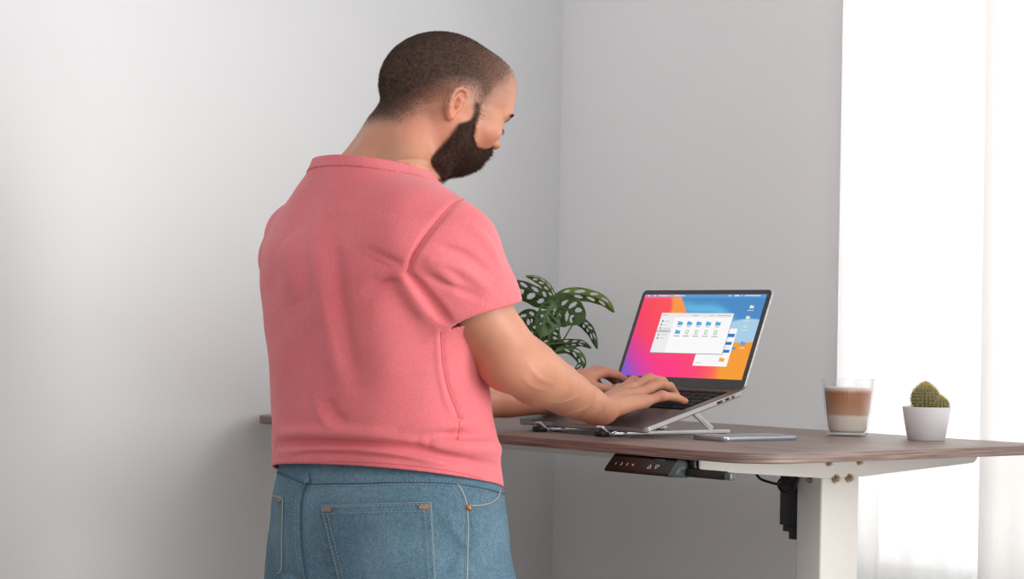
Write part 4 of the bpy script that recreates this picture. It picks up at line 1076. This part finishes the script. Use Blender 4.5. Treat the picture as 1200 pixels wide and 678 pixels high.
def skin_tint(P):
    c = np.tile(A_(lin((200, 143, 115))), (len(P), 1)); red = A_(lin((204, 114, 92)))
    def blend(w, col): nonlocal c; c = c*(1-w[:, None])+A_(col)*w[:, None]
    g = lambda p, r: np.exp(-(((P-p)**2).sum(1))/(r*r))
    blend(.6*g(ELR-(0, .02, 0), .04), red); blend(.5*g(WRR, .03), red)
    for J in (RH_J, LH_J):
        for k in 'prmi':
            blend(.45*g(J[k][0], .012), red); blend(.55*g(J[k][1], .010), red); blend(.5*g(J[k][3], .010), red)
    H = t2h(P); ear = np.exp(-((np.abs(H[:, 0])-.086)/.012)**2)*np.exp(-((H[:, 1]+.01)/.022)**2-((H[:, 2]-.003)/.036)**2); blend(.55*ear, red)
    nose = np.exp(-((H[:, 1]-.118)**2+H[:, 0]**2+(H[:, 2]+.028)**2)/.02**2); blend(.4*nose, red)
    lips = np.exp(-((H[:, 2]+.061)/.009)**2)*(H[:, 1] > .085)*(np.abs(H[:, 0]) < .022); blend(.7*lips, lin((186, 100, 92)))
    hm = np.clip(hair_mask(P)/.05+.35, 0, 1)*(P[:, 2] > 1.5); blend(hm*.7, lin((150, 117, 100))); blend(np.clip(beard_mask(P)/.006, 0, 1)*(P[:, 2] > 1.45)*.8, lin((96, 70, 58)))
    neck = np.exp(-((H[:, 2]+.05)/.05)**2)*(np.abs(H[:, 1]) < .07)*(P[:, 2] > 1.45); blend(.25*neck, red)
    return c
np_mesh('body', V, Q, M_skin, man, {'tint': skin_tint(V)})
print('body', len(V))

def cutmesh(name, F, lo, hi, h, cuts, mat, parent, iso=0., post=None, thick=.0028, attrs=None, smooth=1):
    V, Q = polygonise(F, lo, hi, h, iso)
    V = fit(F, relax(V, Q, smooth, .5), Q, 1, iso)
    cen = V[Q].mean(1); keep = np.ones(len(Q), bool)
    for fn in cuts: keep &= fn(cen) < 0
    V, Q, _ = compact(V, Q[keep])
    _E = np.sort(np.concatenate([Q[:, [k, (k+1) % 4]] for k in range(4)]), 1); _k, _c = np.unique(_E[:, 0].astype(np.int64)*len(V)+_E[:, 1], return_counts=True); _b = _k[_c == 1]
    bnd = np.zeros(len(V), bool); bnd[_b//len(V)] = True; bnd[_b % len(V)] = True
    # snap the border band onto the cutting surface so that hems are clean
    for fn in cuts:
        if hasattr(fn, 'snap'): continue
        for _ in range(2):
            d = fn(V); e = 1e-4; m = (d > 0) | (bnd & (d > -h*2.0))
            if m.any():
                Pm = V[m]; g = np.stack([(fn(Pm+np.eye(3)[k]*e)-fn(Pm-np.eye(3)[k]*e))/(2*e) for k in range(3)], 1)
                V[m] = Pm-g*(d[m]/np.maximum((g*g).sum(1), 1e-9))[:, None]
    if post is not None: V = post(V, Q)
    o = np_mesh(name, V, Q, mat, parent, attrs(V) if attrs else None)
    if thick:
        s = o.modifiers.new('thickness', 'SOLIDIFY'); s.thickness = thick; s.offset = -1
    return o, V, Q
M_shirt = Mat('pink_cotton', (224, 112, 118), .85, Sheen_Weight=.2, Sheen_Roughness=.5)
_v = M_shirt.coords(); _n = M_shirt.noise(_v, 420, 3, .7); _nb = M_shirt.noise(M_shirt.coords(scale=(1, 1, 3)), 1200, 2); _nl = M_shirt.noise(_v, 12, 3)
_c = M_shirt.ramp(_n, [(.3, (214, 100, 107)), (.7, (233, 125, 131))]); M_shirt.color(M_shirt.mix(.25, _c, M_shirt.ramp(_nl, [(.35, (215, 101, 108)), (.65, (234, 126, 132))]))); M_shirt.bump(_nb, .25, .0006); M_shirt = M_shirt.m
cuts = [plane(HEMP, HEMN), opening(RAWR, SLP, SLN), opening(RAWL, SLPL, SLNL), plane(COLP, COLN, near_n)]
shirt, SVt, SQt = cutmesh('t_shirt', SHIRT, (-.36, -.24, .99), (.36, .30, 1.60), .0023, cuts, M_shirt, man)

# collar band
_colcut = [plane(COLP+COLN*.0006, COLN, near_n), plane(COLP-COLN*.0165, -COLN), lambda P: np.hypot(P[:, 0], P[:, 1]+.035)-.125]
cutmesh('collar', SHIRT, (-.14, -.17, 1.40), (.14, .12, 1.60), .0028, _colcut, M_shirt, shirt, iso=.0011, thick=.0016)
# ---- jeans
M_jean = Mat('blue_denim', (80, 108, 124), .9)
_v = M_jean.coords(rot=(0, 0, .6)); _n = M_jean.noise(_v, 9, 4); _tw = M_jean.noise(M_jean.coords(scale=(1, 1, .35), rot=(.5, .4, .8)), 900, 2, .7); _n3 = M_jean.noise(_v, 160, 3, .7)
_c = M_jean.ramp(_n, [(.30, (50, 80, 100)), (.52, (74, 105, 123)), (.72, (112, 143, 157))])
_c = M_jean.mix(.38, _c, M_jean.ramp(_tw, [(.35, (32, 58, 78)), (.65, (136, 166, 180))])); _c = M_jean.mix(.22, _c, M_jean.ramp(_n3, [(.35, (58, 92, 116)), (.65, (118, 152, 172))]))
M_jean.color(_c); M_jean.bump(_tw, .5, .001); M_jean = M_jean.m
M_denim_d = mk('dark_denim_seam', (62, 92, 114), .9, 0, 400, .25, .3)
M_thread = mk('pale_seam_thread', (140, 152, 155), .85, 0, 500, .15)
M_tan = mk('tan_bar_tack', (150, 118, 92), .85, 0, 900, .3)
M_copper = mk('copper_rivet', (176, 112, 84), .35, .85)
JTOP = plane(A_([0, 0, 1.060]), unit([0, .18, 1])); JBOT = plane(A_([0, 0, -.010]), unit([0, 0, -1]))
jeans, JV, JQ = cutmesh('jeans', JEANS, (-.24, -.20, -.04), (.24, .20, 1.09), .0032, [JTOP, JBOT], M_jean, man, thick=.003)
def ribbon(name, F, pts, w, lift, mat, parent, n=8):
    L = A_(onsurf(F, pts, lift, n)); L = L[np.abs(F.ev(L)-lift) < 1e-3]; V = []; Fc = []; m = len(L)
    e = 1e-4
    for i, p in enumerate(L):
        t = unit(L[min(i+1, m-1)]-L[max(i-1, 0)]); g = unit([(F.ev((p+np.eye(3)[k]*e)[None])-F.ev((p-np.eye(3)[k]*e)[None]))[0] for k in range(3)])
        s = unit(np.cross(t, g))
        for a, h_ in ((-w, -.0012), (-w*.8, .0), (0, .0003), (w*.8, .0), (w, -.0012)): V.append(p+s*a+g*h_)
    for i in range(m-1):
        for k in range(4): a = i*5+k; Fc.append((a, a+1, a+6, a+5))
    return from_data(name, t2w(A_(V)), Fc, mat, parent)
M_seam = mk('pink_seam', (205, 100, 106), .9, 0, 300, .06)
ribbon('armhole_seam', SHIRT, [(546, 232), (527, 243), (502, 272), (485, 298), (478, 319)], .0013, .0003, M_seam, shirt)
ribbon('side_seam', SHIRT, [(517, 388), (519, 425), (526, 458), (538, 490), (537, 515)], .0011, .0003, M_seam, shirt)
ribbon('hem_seam', SHIRT, [(321, 542), (360, 541), (420, 541), (480, 545), (530, 552), (565, 560)], .0006, .0002, M_seam, shirt)
def offs(pts, dx, dy): return [(x+dx, y+dy) for x, y in pts]
def stitches(name, F, lines, parent, mat=None, seg=.0034, gap=.0016, r=.00055, lift=.0006):
    V = []; Fc = []
    for pts in lines:
        L = A_(onsurf(F, pts, lift, 10)); L = L[np.abs(F.ev(L)-lift) < 1e-3]; d = np.linalg.norm(np.diff(L, axis=0), axis=1); S = np.concatenate([[0], np.cumsum(d)]); u = 0
        while u+seg < S[-1]:
            q = [A_([np.interp(x, S, L[:, k]) for k in range(3)]) for x in (u, u+seg*.5, u+seg)]
            v, f = tube_data(t2w(A_(q)), [r*.7, r, r*.7], 5); b = len(V); V += v; Fc += [tuple(i+b for i in ff) for ff in f]; u += seg+gap
    return from_data(name, V, Fc, mat or M_thread, parent)
ribbon('waistband_seam', JEANS, J_WB, .0016, .0011, M_denim_d, jeans)
ribbon('center_seam', JEANS, J_CB, .0016, .0012, M_denim_d, jeans)
ribbon('side_seam', JEANS, J_SS, .0013, .0011, M_thread, jeans)
stitches('seam_stitching', JEANS, [offs(J_WB, 0, 3), offs(J_WB, 0, -1), offs(J_CB, -7, 0), offs(J_CB, -2.2, 0), offs(J_SS[:-1], -2.5, 0)], jeans)
# belt loop
ribbon('belt_loop', JEANS, [(357, 556), (357.7, 560), (358.5, 566)], .006, .0035, M_jean, jeans)
# back pockets
def pocket(name, tl, tr, br, bm_, bl, parent):
    nu, nv = 36, 30; V = []; Fc = []
    for j in range(nv+1):
        t = j/nv
        for i in range(nu+1):
            s = i/nu; l = A_(tl)*(1-t)+A_(bl)*t; r = A_(tr)*(1-t)+A_(br)*t
            p = l*(1-s)+r*s; mid = (A_(bm_)-(A_(bl)+A_(br))/2)*t*(1-abs(2*s-1)); p = p+mid
            edge = min(s, 1-s, t, 1-t)
            V.append((p[0], p[1]))
    V = castpx_many(JEANS0, V, .0026)
    for j in range(nv):
        for i in range(nu): a = j*(nu+1)+i; Fc.append((a, a+nu+1, a+nu+2, a+1))
    o = from_data(name, t2w(A_(V)), Fc, M_jean, parent); sd = o.modifiers.new('thickness', 'SOLIDIFY'); sd.thickness = .0035; sd.offset = -1
    return o
PK = [(376, 592.5), (505, 588.5), (511, 700), (462, 742), (402, 706)]
pocket('back_pocket', *PK, jeans)
PKL = [(306, 574), (330.5, 583.5), (329, 690), (318, 705), (308, 690)]
JP = Field(); JP.ops = list(JEANS0.ops)
def inset(a, b, k): return (a[0]+(b[0]-a[0])*k, a[1]+(b[1]-a[1])*k)
def pline(a, b, n=6): return [inset(a, b, i/n) for i in range(n+1)]
stitches('pocket_stitching', JEANS0, [pline((377, 594.5), (504, 590.5)), pline((378.5, 602), (503.5, 598)), pline((378, 597), (403, 700)), pline((383.5, 603), (408, 700)), pline((504.2, 592), (510, 695)), pline((497.5, 599), (503, 690))], jeans, lift=.0036, r=.0006)
ribbon('pocket_edge', JEANS0, pline((375.8, 593), (402, 702)), .00065, .0026, M_thread, jeans, 3)
ribbon('pocket_edge', JEANS0, pline((505.3, 589), (511, 698)), .00065, .0026, M_thread, jeans, 3)
ribbon('pocket_edge', JEANS0, pline((376, 592), (505, 588)), .00065, .0026, M_thread, jeans, 3)
for a, b in (((377.5, 597), (388, 597)), ((491, 594), (503, 593.5))): ribbon('bar_tack', JEANS0, pline(a, b), .0035, .0036, M_tan, jeans, 3)
try:
    LPK = [(318.5, 580.5), (324, 581.5), (330.5, 584), (330.2, 600), (329.5, 630), (329, 665), (325, 672)]
    ribbon('pocket_edge', JEANS0, LPK[2:], .0012, .0016, M_thread, jeans, 5); ribbon('pocket_edge', JEANS0, LPK[:3], .0012, .0016, M_thread, jeans, 5)
    stitches('pocket_stitching', JEANS0, [offs(LPK[2:], -4, 4), offs(LPK[2:], -1.6, 1), offs(LPK[:3], 0, 4)], jeans)
    ribbon('bar_tack', JEANS0, [(322.5, 584), (329, 587)], .003, .0016, M_tan, jeans, 3)
except Exception as ex: print('left pocket', ex)
FP = [(548.5, 591.5), (557, 592), (567, 591), (577, 588), (584, 582), (587, 574)]
ribbon('front_pocket_edge', JEANS, FP, .0011, .0013, M_thread, jeans)
stitches('pocket_stitching', JEANS, [offs(FP, 0, 4), offs(FP, 0, 1.6), [(560, 566), (564, 577), (563, 590)]], jeans)
rv = castpx(JEANS, 549, 595, .0012); bm = bmesh.new()
bmesh.ops.create_uvsphere(bm, u_segments=20, v_segments=10, radius=.0042)
rd = Vector(unit(CAM-t2w(rv)+A_([.8, -.1, 0]))); bmesh.ops.scale(bm, vec=(1, 1, .4), verts=bm.verts)
bmesh.ops.transform(bm, matrix=Matrix.Translation(t2w(rv)) @ Vector((0, 0, 1)).rotation_difference(rd).to_matrix().to_4x4(), verts=bm.verts); from_bm('rivet', bm, M_copper, jeans)
# shoes
M_shoe = mk('white_sneaker_leather', (225, 225, 222), .5, 0, 60, .03)
for s in (1, -1):
    SH = Field(); SH.add(ell((.110*s, .055, -.012), (.048, .135, .050)), .02).add(ell((.108*s, -.03, .02), (.045, .055, .06)), .03).sub(lambda P: P[:, 2]+.0455, .004)
    v, q = polygonise(SH, (.110*s-.07, -.12, -.06), (.110*s+.07, .22, .10), .005); np_mesh('shoe', v, q, M_shoe, man)

# ---- hair, beard, brows
HEADF = Field(); HEADF.ops = [o for o in BODY.ops if not hasattr(o[0], 'ear')]
def hairmat(name, rgb, attr, lo, hi, scale):
    m = Mat(name, rgb, .95, Specular_IOR_Level=0.); n = m.noise(m.coords(), scale, 2, .8); n2 = m.noise(m.coords(), scale*.28, 3, .7)
    m.color(m.ramp(n2, [(.3, tuple(int(x*.75) for x in rgb)), (.7, tuple(min(255, int(x*1.35)) for x in rgb))]))
    a = m.node('ShaderNodeAttribute'); a.attribute_name = attr
    s = m.node('ShaderNodeMath', operation='ADD'); m.L.new(n, s.inputs[0]); m.L.new(a.outputs['Fac'], s.inputs[1])
    r = m.node('ShaderNodeMapRange'); r.inputs[1].default_value = lo; r.inputs[2].default_value = hi; m.L.new(s.outputs[0], r.inputs[0])
    m.L.new(r.outputs[0], m.b.inputs['Alpha']); m.bump(n, .5, .0008); return m.m
def clipmask(name, iso, lo, hi, h, maskf, thr, mat, parent, dens, field=HEADF):
    v, q = polygonise(field, lo, hi, h, iso); v = fit(field, relax(v, q, 1, .4), q, 1, iso); mk_ = maskf(v)
    q = q[(mk_[q] > thr).any(1)]; v, q, _ = compact(v, q); 
    return np_mesh(name, v, q, mat, parent, {'hair_cover': dens(v)}), v, q
M_buzz = hairmat('buzzed_brown_hair', (70, 57, 50), 'hair_cover', .25, .75, 620)
def hdens(P):
    H = t2h(P); m = np.clip(hair_mask(P)/.036, -.6, 1)
    front = np.clip((H[:, 1]+.025)/.09, 0, 1); back = np.clip((-H[:, 1])/.06, 0, 1)
    return -.28+.40*m+.06*back-.25*front
hlo, hhi = HC_-A_([.13, .15, .09]), HC_+A_([.13, .16, .19])
hair, HV, HQ = clipmask('hair', .0012, hlo, hhi, .0026, hair_mask, -.020, M_buzz, man, hdens)
# beard: the head surface pushed out where the beard grows
BF = Field(); BF.ops = list(HEADF.ops)
def bpush(P):
    m = beard_mask(P); H = t2h(P); t = np.clip(m/.020, 0, 1); chin = np.clip((-.02-H[:, 2])/.06, 0, 1)
    return -(.0015+(.003+.0050*chin)*t*t*(3-2*t))*(m > -.004)
BF.mod(bpush)
M_beard = hairmat('dark_brown_beard', (60, 47, 42), 'hair_cover', .40, .62, 1100)
beard, BV, BQ = clipmask('beard', 0., HC_-A_([.11, .08, .17]), HC_+A_([.11, .16, .05]), .0024, beard_mask, -.002, M_beard, man, lambda P: -.18+.52*np.clip(beard_mask(P)/.011, -.6, 1)-.16*np.clip((t2h(P)[:, 2]+.03)/.04, 0, 1), BF)
def strands(name, V, Q, mask, num, L, rad, lean, mat, parent, spread=.35, seed=3):
    r = np.random.default_rng(seed); N = normals(V, Q); a = np.linalg.norm(np.cross(V[Q[:, 2]]-V[Q[:, 0]], V[Q[:, 3]]-V[Q[:, 1]]), axis=1)
    w = a*np.clip(mask(V[Q].mean(1)), 0, 1)**.7; f = r.choice(len(Q), num, p=w/w.sum()); uv = r.random((num, 2))
    q = V[Q[f]]; p = (q[:, 0]*(1-uv[:, :1])+q[:, 1]*uv[:, :1])*(1-uv[:, 1:])+(q[:, 3]*(1-uv[:, :1])+q[:, 2]*uv[:, :1])*uv[:, 1:]
    n = N[Q[f, 0]]; d = n+lean(p)+r.normal(0, spread, (num, 3)); d /= np.linalg.norm(d, axis=1)[:, None]
    ln = (L[0]+(L[1]-L[0])*r.random(num))[:, None]; s = np.cross(d, r.normal(0, 1, (num, 3))); s /= np.linalg.norm(s, axis=1)[:, None]; s *= rad
    cv = r.normal(0, .18, (num, 3))*ln
    v = np.stack([p-n*.0008-s, p-n*.0008+s, p+d*ln*.55+cv*.4+s*.8, p+d*ln*.55+cv*.4-s*.8, p+d*ln+cv], 1).reshape(-1, 3); b = np.arange(num)[:, None]*5
    W = t2w(v); F4 = b+A_([[0, 1, 2, 3]]); F3 = b+A_([[3, 2, 4]])
    me = bpy.data.meshes.new(name); me.vertices.add(len(W)); me.vertices.foreach_set('co', W.astype(np.float32).ravel())
    me.loops.add(num*7); me.loops.foreach_set('vertex_index', np.concatenate([F4, F3], 1).astype(np.int32).ravel())
    st_ = (np.arange(num)[:, None]*7+A_([[0, 4]])).ravel(); me.polygons.add(num*2); me.polygons.foreach_set('loop_start', st_.astype(np.int32)); me.update(calc_edges=True)
    o = link(name, me, mat, parent); o['kind'] = 'stuff'; return o
M_hair = mk('brown_hair_strand', (58, 44, 38), .95, 0, 900, .3, Specular_IOR_Level=0.)
hd = lambda y, z: (A_([0, y, z])@HR_.T)
strands('beard_hairs', BV, BQ, lambda P: (.15+beard_mask(P)/.008)*(1-.65*np.clip((t2h(P)[:, 2]+.04)/.04, 0, 1)), 15000, (.002, .0058), .00013, lambda P: np.tile(hd(.25, -.8), (len(P), 1)), M_hair, beard)
strands('short_hairs', HV, HQ, lambda P: np.clip(hair_mask(P)/.034, 0, 1)**2.2*(1-.9*np.clip(t2h(P)[:, 1]/.08, 0, 1)), 20000, (.0010, .0022), .00011, lambda P: np.tile(hd(.3, -.5), (len(P), 1)), M_hair, hair, .4, 5)
for s in (1, -1):
    bl = [h2t((.014*s, .0975, .0275)), h2t((.026*s, .0965, .0320)), h2t((.038*s, .0895, .0335)), h2t((.050*s, .0775, .0290))]
    L = A_(catmull(bl, 10)); r_ = np.random.default_rng(11); V = []; Fc = []; pr_ = []; us_ = []; ts_ = []
    for i in range(420):
        u = r_.random(); k = u*(len(L)-1); i0 = int(k); p = L[i0]*(1-(k-i0))+L[min(i0+1, len(L)-1)]*(k-i0); p = p+HR_@A_([0, 0, r_.normal(0, .0026*(1-.5*u))])
        pr_.append(p+HR_@A_([.006*s, .02, 0])); us_.append(u); ts_.append(unit(L[min(i0+2, len(L)-1)]-L[max(i0-1, 0)]))
    pr_ = cast_many(HEADF, pr_, np.tile(HR_@A_([-.3*s, -1., 0]), (len(pr_), 1)))
    ok_ = np.abs(HEADF.ev(pr_)) < 1e-3
    for p, u, t, good in zip(pr_, us_, ts_, ok_):
        if not good: continue
        d = unit(t*1.0+HR_@A_([0.25*s, .45, .25-.5*u])+r_.normal(0, .15, 3)); ln = .0045+.0025*r_.random(); sd_ = unit(np.cross(d, r_.normal(0, 1, 3)))*.00022
        b = len(V); V += [p-sd_, p+sd_, p+d*ln]; Fc.append((b, b+1, b+2))
    from_data('eyebrow', t2w(A_(V)), Fc, M_hair, man)
    lash = [h2t((.019*s, .0915, .0055)), h2t((.033*s, .0910, .0030)), h2t((.047*s, .083, .0055))]
    LL = A_(catmull(lash, 12)); V = []; Fc = []
    for i in range(46):
        p = LL[int(i/45*(len(LL)-1))]; d = unit(HR_@A_([.2*s, 1.0, -.55])+r_.normal(0, .1, 3)); sd_ = unit(np.cross(d, r_.normal(0, 1, 3)))*.0003; b = len(V)
        V += [p-sd_, p+sd_, p+d*.0065]; Fc.append((b, b+1, b+2))
    from_data('eyelashes', t2w(A_(V)), Fc, M_hair, man)
# fingernails
M_nail = mk('fingernail', (226, 176, 158), .3, 0, 80, .03)
for J in (RH_J, LH_J):
    for k in 'prmit':
        a, b = J[k][-2], J[k][-1]; d = unit(b-a); up = unit(A_([0, 0, 1])-d*d[2]); sd_ = np.cross(d, up); c_ = b-d*.0005+up*.0052; V = []; Fc = []
        for i in range(7):
            for j in range(7):
                x = (i/6-.5); y = (j/6-.5)*(1-.25*(i == 6)); V.append(c_+d*x*.0105+sd_*y*.0092-up*(.0045*(2*y)**2*.9+.0016*max(0, x)**1))
        for i in range(6):
            for j in range(6): q = i*7+j; Fc.append((q, q+1, q+8, q+7))
        o = from_data('fingernail', t2w(A_(V)), Fc, M_nail, man)
